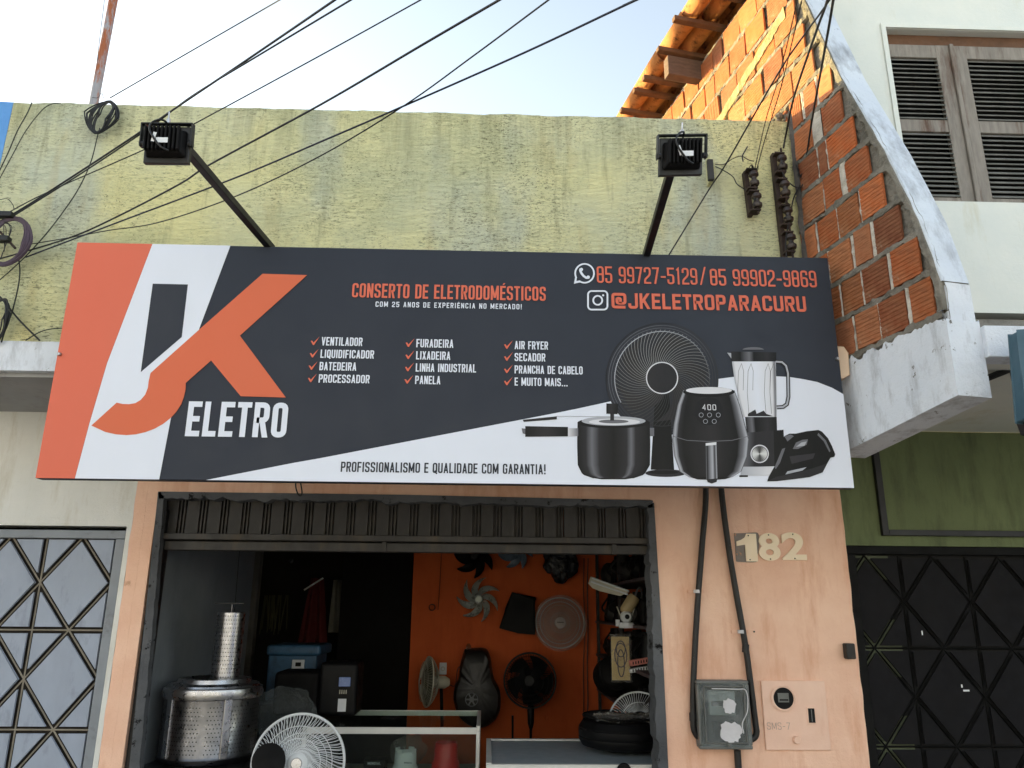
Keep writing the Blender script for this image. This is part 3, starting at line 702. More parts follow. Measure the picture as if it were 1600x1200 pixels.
m.poly([(925, 800), (960, 780), (966, 800), (1000, 785), (1010, 800), (1045, 812), (925, 812)], K1, 4.3, c8)
m.shade([(912, 815), (920, 890)], [(1060, 815), (1062, 890)], [(0, K0), (.2, K2), (.3, K0), (.7, K1), (1, K0)], 4.5, c8, 3)
m.shade([(900, 890), (895, 1050)], [(1092, 875), (1100, 1045)], [(0, K2), (.3, K1), (.75, K1), (.76, K0), (1, K0)], 4.6, c8, 3)
m.shade([(893, 1048), (890, 1090)], [(1040, 1048), (1040, 1090)], [(0, KS), (1, KW)], 4.7, c8, 2).poly([(885, 1088), (925, 1088), (925, 1096), (885, 1096)], K0, 4.8, c8)
m.poly(circ(980, 988, 43, 30), KW, 5, c8).poly(circ(980, 988, 38, 30), K2, 5.1, c8)
for k in range(24): m.poly([(980, 988)] + [(980+35*math.cos(R(k*15+d)), 988+35*math.sin(R(k*15+d))) for d in (0, 15.2)], tuple(0.35+0.3*math.cos(R(k*30+20)) for _ in range(3)), 5.2+k*.002, c8)
m.obj('printed_blender', PRINT, sign)
# printed air fryer
m = Art()
m.shade([(622, 690), (596, 760), (578, 850), (570, 920), (580, 1000), (605, 1070), (650, 1098)], [(862, 690), (888, 760), (912, 850), (930, 920), (922, 1000), (895, 1070), (850, 1098)], [(0, K2), (.03, KS), (.07, K1), (.14, K0), (.5, lin((40, 38, 40))), (.86, K0), (.93, K2), (.98, KS), (1, K1)], 5.6, c8, 18)
m.poly([(650, 1096), (850, 1096), (820, 1106), (770, 1110), (690, 1108)], K0, 5.8, c8)
m.poly(circ(742, 698, 121, 30, 0, 360, 24)[:-1], K0, 6.0, c8).poly(circ(742, 691, 108, 30, 0, 360, 16)[:-1], KW, 6.1, c8)
m.poly(circ(742, 748+40, 68, 30, 0, 360, 66), lin((22, 21, 24)), 6, c8)
stroke(m, [(572, 905), (640, 925), (742, 930), (850, 925), (930, 905)], 3, K2, 6, c8)
m.shade([(727, 940), (730, 1110)], [(777, 935), (782, 1105)], [(0, K2), (.12, K0), (.3, K2), (.6, KS), (.8, K1), (1, KS)], 6.2, c8, 4)
m.poly([(732, 1108), (782, 1103), (778, 1120), (755, 1127), (736, 1120)], K1, 6.3, c8).poly([(727, 938), (777, 933), (777, 946), (727, 950)], KW, 6.4, c8)
for bx_, by_ in ((706, 806), (745, 806), (786, 806), (726, 836), (767, 836)): stroke(m, circ(bx_, by_, 10, 12)[:-1], 2, KS, 6.3, c8, True)
m.obj('printed_air_fryer', PRINT, sign)
m = MB(); xa, za = c8(712, 783); xb, zt_ = c8(775, 757); text(m, '400', xa, xb, za, zt_, KW, lay(6.4), tr=.13, wr=.5, gap=.2)
m.obj('lettering', PRINT, sign)['label'] = 'digits reading 400 on the printed display'
# printed iron
m = Art()
m.poly([(1015, 1117), (1022, 1095), (1050, 1045), (1062, 985), (1085, 945), (1095, 905), (1120, 893), (1150, 893), (1200, 882), (1255, 876), (1272, 884), (1300, 915), (1318, 950), (1334, 990), (1330, 1002), (1312, 1006), (1298, 1030), (1275, 1075), (1215, 1097), (1130, 1108), (1060, 1116)], K0, 6, c8)
m.poly([(1022, 1112), (1060, 1095), (1140, 1080), (1230, 1055), (1290, 1035), (1275, 1075), (1215, 1097), (1130, 1108)], K1, 6.1, c8)
m.poly([(1100, 1085), (1180, 1066), (1200, 1050), (1110, 1070)], KS, 6.2, c8)
m.poly([(1135, 965), (1150, 935), (1180, 922), (1206, 920), (1200, 945), (1160, 965)], K2, 6.3, c8).poly([(1150, 955), (1175, 935), (1200, 930), (1190, 950)], KS, 6.4, c8)
m.poly([(1255, 890), (1290, 925), (1312, 975), (1306, 980), (1280, 930), (1250, 900)], K2, 6.3, c8).poly([(1095, 905), (1125, 897), (1140, 905), (1110, 930)], K2, 6.3, c8)
m.poly([(1050, 1050), (1085, 965), (1100, 960), (1075, 1030), (1055, 1060)], K2, 6.3, c8).poly([(1120, 1000), (1240, 985), (1230, 1010), (1130, 1035)], lin((48, 46, 50)), 6.3, c8)
m.obj('printed_iron', PRINT, sign)
for px, py in ((93, 554), (1308, 561)):
    p = at(px, py, YS); MB().lathe([(0, -.012), (.006, -.012), (.009, -.006), (.009, .004)], (min(max(p.x, SX0+.012), SX1-.012), YS-.001, p.z), (0, 1, 0), 10).obj('rivet', STEEL, sign)

# ================================================================ HOUSE NEXT DOOR ON THE LEFT
lh = thing('left_house', 'cream white house front with projecting slab and blue upper wall left of the shop', 'house', (-3.5, 0, 0))
par_grid(-6.5, XB0-0.002, 2.83, 4.185, YU, 0.16, 'upper_wall', BLUEP, lh, n=60)
gx1 = -1.995
MB().box(-6.5, XO0-0.013, 0.001, 0.16, 2.02, 2.68).obj('front_wall', WHITE_L, lh)
MB().box(gx1+0.0, XO0-0.013, 0.001, 0.16, 0, 2.02).obj('wall_pier', WHITE_L, lh)
m = MB(); n_ = 70
vs = []
for i in range(n_+1):
    xx = -6.5+(6.5-2.002)*i/n_; zz = 2.829+0.012*noise.noise(Vector((xx*6, 1, 0)))
    vs += [(xx, YU-.012, 2.68), (xx, YU-.012, zz), (xx, YU+.05, zz+0.0), (xx, 0.0, 2.829), (xx, 0.0, 2.68)]
fs = []
for i in range(n_): fs += [(i*5+k, i*5+5+k, i*5+5+(k+1) % 5, i*5+(k+1) % 5) for k in range(5)]
fs += [(0, 1, 2, 3, 4), tuple(n_*5+k for k in (4, 3, 2, 1, 0))]
m.add(vs, fs).obj('projecting_slab', WHITE_S, lh)
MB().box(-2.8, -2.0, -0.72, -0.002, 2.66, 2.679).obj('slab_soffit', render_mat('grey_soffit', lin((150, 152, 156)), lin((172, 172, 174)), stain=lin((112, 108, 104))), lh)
MB().box(-6.5, -2.1, 3.0, 3.1, 0, 4).box(-6.5, -2.1, -.5, 3, 3.2, 3.3).obj('rear_walls', CONC, lh)

# ---- diamond pattern gates
def gate(name, label, xcols, z_top, h, z_bot, fx0, fx1, fz1, mats, Y, glow=None):
    """xcols: a column line x and the period; rows step h down from z_top (even rows carry tips and bars)."""
    sheet, frame, back, rod = mats
    g = thing(name, label, 'gate', ((fx0+fx1)/2, Y, 0))
    xc, per = xcols
    m = MB().box(fx0, fx1, Y+0.03, Y+0.04, z_bot, fz1-0.02); m.obj('backing_plate', back, g)
    fr = [(fx0, fx1, fz1-0.045, fz1)]
    if glow != 'right': fr.append((fx1-0.05, fx1, z_bot, fz1-0.046))
    if glow == 'right': fr.append((fx0, fx0+0.05, z_bot, fz1-0.046))
    for a_, b_, c_, d_ in fr: bevel(MB().box(a_, b_, Y-0.02, Y+0.05, c_, d_).obj('frame_bar', frame, g), 0.004)
    lo, hi = (fx0+0.04, fx1) if glow == 'right' else (fx0, fx1-0.05)
    if glow == 'right':
        for r_ in (2, 4):  # lit wall beyond the slots, painted as pale green strips
            zc = z_top-r_*h; xcn = xc-per/2
            MB().box(fx0+.04, xcn+0.16, Y+0.024, Y+0.029, zc-0.15, zc+0.15).obj('slot_lit_wall', GATEG, g)
        MB().box(fx0+.04, xc-per/2+0.14, Y+0.024, Y+0.029, z_top-0.13, z_top).obj('slot_lit_wall', GATEG, g)
    GAP = 0.016 if glow == 'right' else 0.019
    def clip(poly, x, keep_right):
        out = []
        for i in range(len(poly)):
            p, q = poly[i], poly[(i+1) % len(poly)]
            ip = (p[0] >= x) == keep_right or abs(p[0]-x) < 1e-9; iq = (q[0] >= x) == keep_right or abs(q[0]-x) < 1e-9
            if ip: out.append(p)
            if ip != iq:
                t_ = (x-p[0])/(q[0]-p[0]); out.append((x, p[1]+(q[1]-p[1])*t_))
        return out
    def inset(poly, d):
        n = len(poly); out = []
        ar = sum(poly[i][0]*poly[(i+1) % n][1]-poly[(i+1) % n][0]*poly[i][1] for i in range(n))
        sg = 1 if ar > 0 else -1
        L = []
        for i in range(n):
            a_, b_ = Vector(poly[i]), Vector(poly[(i+1) % n]); dd = (b_-a_).normalized(); nn = Vector((-dd.y, dd.x))*sg
            L.append((a_+nn*d, dd))
        for i in range(n):
            (p, u), (q, v) = L[i-1], L[i]; cr = u.x*v.y-u.y*v.x
            if abs(cr) < 1e-6: out.append(q); continue
            t_ = ((q-p).x*v.y-(q-p).y*v.x)/cr; out.append(p+u*t_)
        return out
    def panel(poly, nm='sheet_panel'):
        for x_, kr in ((lo, True), (hi, False)):
            poly = clip(poly, x_, kr)
            if len(poly) < 3: return
        ar = abs(sum(poly[i][0]*poly[(i+1) % len(poly)][1]-poly[(i+1) % len(poly)][0]*poly[i][1] for i in range(len(poly))))/2
        if ar < 0.0022: return
        q = inset(poly, GAP)
        bevel(MB().prism([(p[0], Y, p[1]) for p in q], (0, 0.012, 0)).obj(nm, sheet, g), 0.002, 1)
    rows = int((z_top-z_bot)/h)+1; k0 = int((lo-xc)/per)-2; k1 = int((hi-xc)/per)+2
    for k in range(k0, k1):
        xl = xc+k*per; xm = xl+per/2; xr = xl+per
        for r_ in range(0, rows, 2):
            zt_, zm, zb_ = z_top-r_*h, z_top-(r_+1)*h, z_top-(r_+2)*h
            panel([(xm, zt_), (xr, zm), (xm, zb_), (xl, zm)])
            panel([(xl, zt_), (xm, zt_), (xl, zm)]); panel([(xm, zt_), (xr, zt_), (xr, zm)])
            panel([(xl, zm), (xm, zb_), (xl, zb_)]); panel([(xr, zm), (xr, zb_), (xm, zb_)])
            for (xa, za, xb, zb2) in ((xm, zt_, xr, zm), (xr, zm, xm, zb_), (xm, zb_, xl, zm), (xl, zm, xm, zt_), (xl, zt_, xl, zb_), (xl, zb_, xr, zb_)):
                if xa < lo and xb < lo or xa > hi and xb > hi: continue
                def cl(x_, z_, x2, z2):
                    if x_ < lo: z_ = z_+(z2-z_)*(lo-x_)/(x2-x_); x_ = lo
                    if x_ > hi: z_ = z_+(z2-z_)*(hi-x_)/(x2-x_); x_ = hi
                    return x_, z_
                pa = cl(xa, za, xb, zb2); pb = cl(xb, zb2, xa, za)
                MB().tube([(pa[0], Y+0.014, pa[1]), (pb[0], Y+0.014, pb[1])], 0.0045, 4).obj('rod', rod, g)
    return g
xr_ = at(171.5, 908, 0).x; xl_ = at(57.7, 908, 0).x; z0_ = at(130, 838, 0).z; h_ = (z0_-at(100, 1142, 0).z)/4
gate('diamond_gate', 'light grey blue metal gate with diamond panels left of the shop', (xr_, xr_-xl_), z0_, h_, 0.02, -4.2, gx1, 1.997, (GATEB, GATEF, GATED, ROD), 0.02)
xa_ = at(1415, 933, 0).x; xb_ = at(1521.7, 938, 0).x; z0_ = at(1400, 868, 0).z; h_ = (at(1415, 867, 0).z-at(1415, 1167, 0).z)/4
gate('dark_gate', 'black metal gate with diamond panels in the green wall', (xa_, xb_-xa_), z0_, h_, 0.02, 2.010, 4.4, 1.955, (GATEK, GATEKF, HOLE, GATEKF), 0.02, 'right')

for px, py, dx, dz in ((1441, 989, .003, .02), (1503, 1072, .004, .012), (1510, 1079, .03, .005)):
    c = at(px, py, .018); MB().obox((c.x, .0185, c.z), X, Y_, Z, dx/2+.002, .0005, dz/2+.002).obj('paint_scratch', LABELW, bpy.data.objects['dark_gate'])

# ================================================================ TWO STOREY HOUSE ON THE RIGHT
rh = thing('brick_house', 'two storey house with raw clay block side wall, white coping and louvred window', 'house', (3.0, 0, 0))
COPC = [(-0.12, 5.75), (0.02, 5.35), (0.252, 4.764), (0.446, 4.133), (0.653, 3.590), (0.790, 3.169), (0.850, 2.871)]
def cop_s(z):
    for (s0, z0), (s1, z1) in zip(COPC, COPC[1:]):
        if z >= z1: return s0+(s1-s0)*(z0-z)/(z0-z1)
    return 0.85
# mortar backing as a relief sheet
def mort(u, v):
    z = 2.70+(5.27-2.70)*v; s0 = -3.2; s1 = cop_s(z)+0.005; s = s0+(s1-s0)*u
    d = -0.004+0.008*noise.noise(Vector((s*14, z*14, 0)))+0.005*noise.noise(Vector((s*45, z*45, 3)))
    return bw(s, z, d)
m = MB().grid(mort, 520, 330)
o = m.obj('side_wall', MORTAR, rh)
m = MB(); pl = [bw(-3.2, 2.70, -.02)]+[bw(cop_s(z), z, -.02) for z in (2.7, 2.871, 3.169, 3.59, 4.133, 4.764, 5.27)]+[bw(-3.2, 5.27, -.02)]
m.prism(pl, -BN*0.10).obj('wall_core', CONC, rh)
# clay blocks
def brick_mesh(w, h, kind, seed):
    rr = random.Random(seed); m = MB(); n = 9
    pts = []
    if kind == 'h': ribs = n; 
    # face profile in z (or x) with shallow grooves, outward = +Y local (rotated later)
    if kind in 'hv':
        L = h if kind == 'h' else w; prof = [(0, 0.0)]
        for i in range(ribs if kind == 'h' else 6):
            k = (ribs if kind == 'h' else 6); a_ = L*(i+.08)/k; b_ = L*(i+.72)/k; c_ = L*(i+.80)/k
            prof += [(a_, .012), (b_, .012), (c_, .0085)]
        prof += [(L, 0.0)]
        O = w if kind == 'h' else h
        vs = []
        for o_ in (0, O):
            for a_, d_ in prof:
                j = rr.uniform(-.0015, .0015)
                vs.append((o_+j, d_, a_) if kind == 'h' else (a_, d_, o_+j))
        N = len(prof); fs = [(i, i+1, N+i+1, N+i) if kind == 'v' else (i+1, i, N+i, N+i+1) for i in range(N-1)]
        fs += [tuple(range(N)), tuple(range(2*N-1, N-1, -1))]
        m.add(vs, fs)
    else:
        m.box(0, w, 0, 0.011, 0, h, 0.0025)
    return m
MX = Matrix((-BD, BN, Z)).transposed().to_4x4()
ROT = MX.to_euler()
BH, CZ = 0.193, 3.505
bcache = {}
def brick(s, z, w, h, kind, tilt=0.0, lab=None):
    w = max(0.02, w); key = (round(w/0.01), round(h/0.01), kind)
    if key not in bcache:
        b_ = brick_mesh(key[0]*0.01, key[1]*0.01, kind, len(bcache)); bcache[key] = b_.mesh('brick', BRICK)
    p = bw(s+w, z, 0.004+RND.uniform(-.002, .005)); o = part('brick', bcache[key], rh, p)
    o.rotation_euler = (MX.to_3x3() @ Matrix.Rotation(RND.uniform(-.035, .035)-tilt, 3, 'Y') @ Matrix.Rotation(RND.uniform(-.02, .02), 3, 'X')).to_euler()
    if lab: o['label'] = lab
    return o
ROWS = {-4: [(.14, .315, 'f'), (.33, .485, 'h'), (.50, .655, 'h'), (.682, .803, 'h')],
        -3: [(.03, .25, 'h'), (.262, .405, 'h'), (.418, .578, 'h'), (.605, .765, 'h')],
        -2: [(.02, .19, 'h'), (.21, .365, 'h'), (.39, .50, 'f'), (.53, .69, 'h')],
        -1: [(.005, .125, 'f'), (.14, .295, 'h'), (.305, .455, 'h'), (.475, .62, 'h')],
        0: [(.03, .215, 'h'), (.225, .345, 'h'), (.40, .555, 'h')],
        1: [(.05, .20, 'h'), (.212, .272, 'f'), (.29, .49, 'h')],
        2: [(.01, .18, 'h'), (.265, .42, 'h')],
        3: [(.02, .12, 'v'), (.15, .25, 'h'), (.27, .37, 'f')]}
for r_, L in ROWS.items():
    z = CZ+r_*BH+0.012
    for a_, b_, kd in L: brick(a_, z, b_-a_, BH-0.026, kd)
    if r_ >= 0:
        s = L[0][0]-0.02
        while s > -1.2 and (r_ > 1): 
            w_ = RND.choice((.19, .19, .17, .2)); s -= w_+0.014
            if r_ >= 3 and s > -1.2: brick(s, z, w_, BH-0.024, RND.choice('hhhv'))
for r_ in range(4, 9):
    z = CZ+r_*BH+0.011; s = cop_s(z+BH)-0.035-RND.uniform(0, .05)
    while s > -2.5:
        kd = RND.choice('hhhhff' if r_ > 6 else 'hhhhv'); w_ = RND.choice((.19, .18, .2, .12 if kd != 'h' else .19)); s -= w_
        # leave the sloping concrete band free
        brick(s, z+RND.uniform(-.006, .006), w_, BH-0.022-RND.uniform(0, .008), kd, 0.0)
        s -= RND.choice((.012, .012, .02, .035))
# ragged mortar strips between courses and squeezed mortar in the upright joints
for r_ in range(-4, 9):
    z = CZ+r_*BH; s1 = cop_s(z)-0.01; s0 = -0.02 if r_ < 3 else -2.5
    n_ = int((s1-s0)/0.02); m = MB(); vs = []
    for i in range(n_+1):
        s = s0+(s1-s0)*i/n_; a_ = noise.noise(Vector((s*17, z*7, 1)))*.015+noise.noise(Vector((s*60, z*7, 1)))*.007-.002; b_ = noise.noise(Vector((s*17, z*7, 5)))*.015+noise.noise(Vector((s*60, z*7, 5)))*.007+.002; d_ = .017+noise.noise(Vector((s*40, z, 2)))*.009
        vs += [bw(s, z-.013+a_-.004, .002), bw(s, z-.011+a_, d_), bw(s, z+.011+b_, d_), bw(s, z+.013+b_+.004, .002)]
    fs = []
    for i in range(n_): fs += [(i*4+k, i*4+k+1, i*4+5+k, i*4+4+k) for k in range(3)]
    m.add(vs, fs).obj('mortar_joint', MORTAR, rh)
for r_, L in ROWS.items():
    z = CZ+r_*BH
    for (a_, b_, _), (c_, d_, _) in zip(L, L[1:]):
        g_ = min(c_-b_, .03); m = MB(); vs = []
        for i in range(15):
            zz = z+.012+(BH-.024)*i/14; j1 = noise.noise(Vector((b_*30, zz*30, 1)))*.010; j2 = noise.noise(Vector((b_*30, zz*30, 7)))*.010
            vs += [bw(b_+.003+j1, zz, .012+j1), bw((b_+c_)/2+j1*.6, zz, .019+j2*.5), bw(c_-.003+j2, zz, .012+j2)]
        m.add(vs, [f for i in range(14) for f in ((i*3, i*3+1, i*3+4, i*3+3), (i*3+1, i*3+2, i*3+5, i*3+4))]).obj('mortar_joint', MORTAR_W, rh)
# sloping concrete band
a_, b_ = bw(-2.6, 4.30, 0), bw(0.06, 4.83, 0)
m = MB()
def band(u, v):
    s = -1.6+1.68*u; z = 4.44+(4.835-4.44)*u; q = [(-.040, .0), (-.036, .024), (.026, .027), (.036, .0)][int(round(v*3))]
    return bw(s, z+q[0]+.014*noise.noise(Vector((s*20, v*3, 0)))+.008*noise.noise(Vector((s*60, v*3, 0))), q[1]+.006*noise.noise(Vector((s*30, v*5, 2))))
m.grid(band, 160, 3).obj('concrete_band', render_mat('yellowed_concrete', lin((158, 148, 112)), lin((182, 172, 130)), stain=lin((104, 96, 76)), slo=.45, ssc=9, sst=(1, 1, 1), bump=0.02), rh)
# coping
WC = 0.125
def cop(u, v):
    L = len(COPC)-1; k = u*L; i = min(int(k), L-1); f = k-i
    s = COPC[i][0]*(1-f)+COPC[i+1][0]*f; z = COPC[i][1]*(1-f)+COPC[i+1][1]*f
    prof = [(-.010, .004), (-.004, .010), (0.004, .006), (.006, -WC+.006), (0, -WC), (-.08, -WC)]
    a_, o_ = prof[int(round(v*5))]
    w_ = 0.0035*noise.noise(Vector((s*14, z*14, v*3)))
    return bw(s+a_+w_, z, o_+w_)
MB().grid(cop, 90, 5).obj('coping', COPING, rh)
# ragged cement between the blocks and the coping
m = MB(); vs = []; n_ = 150
for i in range(n_+1):
    z = 5.3-(5.3-2.75)*i/n_; s1 = cop_s(z)-.004; w_ = .028+.022*noise.noise(Vector((z*11, 2, 0)))+.012*noise.noise(Vector((z*37, 2, 0)))
    vs += [bw(s1-w_, z, .006), bw(s1-w_+.006, z, .02+.005*noise.noise(Vector((z*30, 0, 0)))), bw(s1, z, .017), bw(s1+.003, z, -.002)]
m.add(vs, [(i*4+k, i*4+k+1, i*4+5+k, i*4+4+k) for i in range(n_) for k in range(3)]).obj('cement_edge', MORTAR, rh)
# block under the coping, side beam and slab
def face_grid(fn, nu, nv, name, mat, parent): return MB().grid(fn, nu, nv).obj(name, mat, parent)
def stub(s0, s1, z0, z1, o0, o1, name, mat, n=12, jag=0.0, slope=0.0):
    m = MB(); q = lambda s, z, o_: bw(s, z, o_)
    def top(s, o_): return z1+jag*noise.noise(Vector((s*16, o_*5, 4)))+jag*.6*noise.noise(Vector((s*50, o_*5, 4)))
    nn = n*4
    Z0 = lambda s: z0+slope*(s-s0)
    def f1(u, v): s = s0+(s1-s0)*u; return q(s, Z0(s)+(top(s, o0)-Z0(s))*v, o0+.003*noise.noise(Vector((s*9, v*4, 0))))
    m.grid(f1, nn, 6)
    m.grid(lambda u, v: q(s1, Z0(s1)+(top(s1, o0)-Z0(s1))*v, o0+(o1-o0)*u), 4, 6)
    m.grid(lambda u, v: q(s0+(s1-s0)*u, Z0(s0+(s1-s0)*u), o1+(o0-o1)*v), nn, 2)
    m.grid(lambda u, v: q(s0+(s1-s0)*u, top(s0+(s1-s0)*u, o0), o0+(o1-o0)*v), nn, 2)
    m.grid(lambda u, v: q(s0+(s1-s0)*u, Z0(s0+(s1-s0)*u)+(z1-Z0(s0+(s1-s0)*u))*v, o1), 4, 2)
    m.grid(lambda u, v: q(s0, z0+(z1-z0)*v, o0+(o1-o0)*u), 2, 2)
    return m.obj(name, mat, parent=rh)
stub(.70, .852, 2.66, 2.868, -.004, -WC, 'coping_block', WHITE_S)
stub(.10, .858, 2.395-.758*.13, 2.715, .022, -WC-.01, 'side_beam', WHITE_S, 16, .028, .13)
sc_ = bw(.856, 2.7, -WC-.01)
yF = -1.585
bevel(MB().box(sc_.x, 4.6, yF, yF+.1, 2.555, 2.685).obj('slab_fascia', WHITE_S, rh), .004)
MB().box(1.95, 4.6, yF+.1, -0.001, 2.62, 2.68).obj('slab', WHITE_H, rh)
MB().box(1.98, 4.6, yF+.12, -.5, 2.683, 2.74).obj('slab_top_screed', CONC, rh)
# white upper wall with window
YW = -0.55
def atw(x, y): return at(x, y, YW)
wz0 = atw(1560, 489).z; WX0 = 1.72; WX1 = 4.6
wl, wr_, wt, wb = atw(1383, 47).x, 4.1, atw(1400, 45).z, atw(1430, 313).z
wallm = MB().box(WX0, wl, YW, YW+.15, wz0, 6.2).box(wl, wr_, YW, YW+.15, wt, 6.2).box(wl, wr_, YW, YW+.15, wz0, wb).box(wr_, WX1, YW, YW+.15, wz0, 6.2)
wallm.obj('upper_wall', WHITE_H, rh)
MB().box(WX0+.2, WX1, YW+.16, YW+.3, 2.74, wz0+.1).box(WX0+.1, WX1, YW+.02, YW+.14, 2.742, wz0-.03).obj('wall_base', CONC, rh)
MB().box(1.9, 4.6, .2, 6, 5.6, 5.7).box(4.5, 4.6, -.4, 6, 0, 5.6).box(2.0, 4.6, 5.9, 6, 0, 5.6).obj('rear_shell', CONC, rh)
win = bpy.data.objects.new('window', None); COL.objects.link(win); win.parent = rh; win.location = Vector((wl, YW, wb))-wloc(rh)
rev = 0.012
MB().box(wl-.028, wl, YW-rev, YW+.05, wb-.02, wt+.03).box(wl, wr_, YW-rev, YW+.05, wt+.002, wt+.03).obj('frame_lip', WHITE_H, win)
MB().box(wl, wr_, YW+.1, YW+.12, wb, wt).obj('dark_recess', HOLE, win)
MB().box(wl, wr_, YW+.05, YW+.1, wt-.075, wt).obj('head_board', WOODD, win)
yS = YW+.035
WH = wt-.085-wb
def leaf(xa, xb, hid):
    zt_ = wt-.08; mid = wb+WH*.475; stl = .085
    fr = MB()
    for (a0, a1, c0, c1) in ((xa, xa+.02 if hid else xa+stl, wb, zt_), (xb-stl, xb, wb, zt_)):
        bevel(MB().box(a0, a1, yS, yS+.035, c0, c1).obj('stile', WOOD, win), .004)
    L_ = xa+(.02 if hid else stl)
    for c0, c1 in ((wb, wb+.045), (mid-.035, mid+.045), (zt_-.09, zt_)):
        bevel(MB().box(L_, xb-stl, yS+.002, yS+.033, c0, c1).obj('rail', WOOD, win), .003)
    for c0, c1 in ((wb+.045, mid-.035), (mid+.045, zt_-.09)):
        n = 14; dz = (c1-c0)/n; w_ = xb-stl-L_
        sm = MB().prism([(0, -.006, 0), (0, -.010, .004), (0, .020, dz*.95), (0, .024, dz*.95-.006)], (w_, 0, 0)).mesh('slat', SLATM)
        for i in range(n): part('slat', sm, win, (L_, yS+.004, c0+dz*i+.002), (RND.uniform(-.05, .05), 0, 0))
c_mid = atw(1515, 200).x
leaf(wl+.002, c_mid-.014, True); leaf(c_mid+.002, c_mid+.60, False); leaf(c_mid+.61, wr_-.002, False)
bevel(MB().box(c_mid-.020, c_mid+.006, yS-.018, yS, wb, wt-.08).obj('meeting_strip', WOOD, win), .006)

# roof edge: clay tiles on battens
roof = bpy.data.objects.new('roof', None); COL.objects.link(roof); roof.parent = rh; roof.location = Vector(bw(-1, 5.3, 0))-wloc(rh)
def tile_mesh(up, L=0.48, r0=.074, r1=.058):
    m = MB(); n = 10; vs = []
    for th in (0, .011):
        for q in (0, 1):
            for k in range(n+1):
                a_ = math.pi*k/n; r_ = (r0 if q == 0 else r1)-th; sg = 1 if up else -1
                vs.append((q*L, math.cos(a_)*r_, sg*math.sin(a_)*r_))
    N = n+1; fs = []
    for k in range(n):
        fs += [(k, k+1, N+k+1, N+k), (2*N+k+1, 2*N+k, 3*N+k, 3*N+k+1)]
        fs += [(k+1, k, 2*N+k, 2*N+k+1), (N+k, N+k+1, 3*N+k+1, 3*N+k)]
    m.add(vs, fs); m.sm = True; return m.mesh('tile', TILE)
TU, TD = tile_mesh(True), tile_mesh(False)
def rt_rot(t_): return (MX.to_3x3() @ Matrix.Rotation(t_, 3, 'Y')).to_euler()
for i in range(9):
    s = -3.1+i*0.40
    part('tile', TD, roof, bw(s+.45, 5.41+RND.uniform(-.01, .01), .20+RND.uniform(-.012, .012)), rt_rot(-.05+RND.uniform(-.02, .02)))
    part('tile', TD, roof, bw(s+.45, 5.41, .06), rt_rot(-.05))
    part('tile', TU, roof, bw(s+.48, 5.42, .12+RND.uniform(-.01, .01)), rt_rot(-.05))
    part('tile', TU, roof, bw(s+.48, 5.42, -.04), rt_rot(-.05))
    part('tile', TD, roof, bw(s+.45, 5.41, -.13), rt_rot(-.05))
for px, py in ((1030, 184), (1050, 156), (1063, 127), (1095, 93), (1127, 52), (1160, 5), (1185, -30), (1210, -75)):
    s, z = bp(px, py); s = bp(px, py)[0]
    m = MB().obox(bw(s, 5.315+RND.uniform(-.008, .008), .10), BD, BN, Z, .022, .22+RND.uniform(-.03, .03), .017); bevel(m.obj('batten', WOODD, roof), .003, 1)
s, z = bp(1075, 130)
bevel(MB().obox(bw(bp(1095, 118)[0], 5.19, .13), BD, BN, Z, .035, .13, .075).obj('timber_block', simple('grey_weathered_timber', lin((96, 78, 70)), .25, .9, scale=16, stretch=(1, 1, 4)), roof), .004)
# green ground floor wall
gh = MB().box(XO1+.012, 4.6, 0.001, .16, 1.957, 2.62).obj('green_wall', GREEN, rh)

# black angle frame on the green wall
Yb = -0.03
p1, p2, p3 = at(1368, 690, Yb), at(1385, 833, Yb), at(1600, 828, Yb)
bf = MB(); w_ = .018
bf.box(p2.x-w_, p2.x+w_, Yb, Yb+.03, p2.z-.012, 2.55).box(p2.x+w_, 4.2, Yb, Yb+.03, p2.z-.012, p2.z+.02)
tag(bevel(bf.obj('wall_frame', BLACKP), .002, 1), 'thin black metal frame fixed on the green wall above the dark gate', 'frame')
# teal board and black bracket at the right edge
tb = thing('projecting_sign', 'blue grey side of a projecting board cut by the right edge of the photo', 'sign', at(1592, 655, -1.75))
P = px_poly([(1590, 517), (1602, 655), (1650, 660), (1650, 513)], -1.75)
bevel(MB().prism(P, (0, .05, 0)).obj('board', TEAL, tb), .005)
P = px_poly([(1596, 648), (1602, 655), (1650, 662), (1650, 690), (1606, 676)], -1.71)
MB().prism(P, (0, .04, 0)).obj('board_edge', BLACKP, tb)
q_ = at(1630, 600, -1.7)
MB().box(q_.x-.012, q_.x+.012, -1.7, yF+.02, q_.z-.012, q_.z+.03).obj('support_arm', BLACKP, tb)
br = thing('wall_bracket', 'black triangular steel bracket under the white slab right of the beam', 'bracket', at(1590, 640, -1.2))
MB().tube([at(1530, 596, -1.2), at(1605, 566, -1.2)], .014, 6).obj('diagonal_bar', BLACKP, br)
MB().tube([at(1580, 560, -1.18), at(1597, 655, -1.18)], .016, 6).obj('upright_bar', BLACKP, br)
p = at(1318, 567, -.87); tag(bevel(MB().prism(px_poly([(1306, 541), (1318, 543), (1325, 552), (1327, 586), (1320, 590), (1309, 592)], -1.03), (0, .06, 0)).obj('wood_offcut', STAR), .004), 'small pale wooden piece sticking out beside the right end of the signboard', 'wood block')
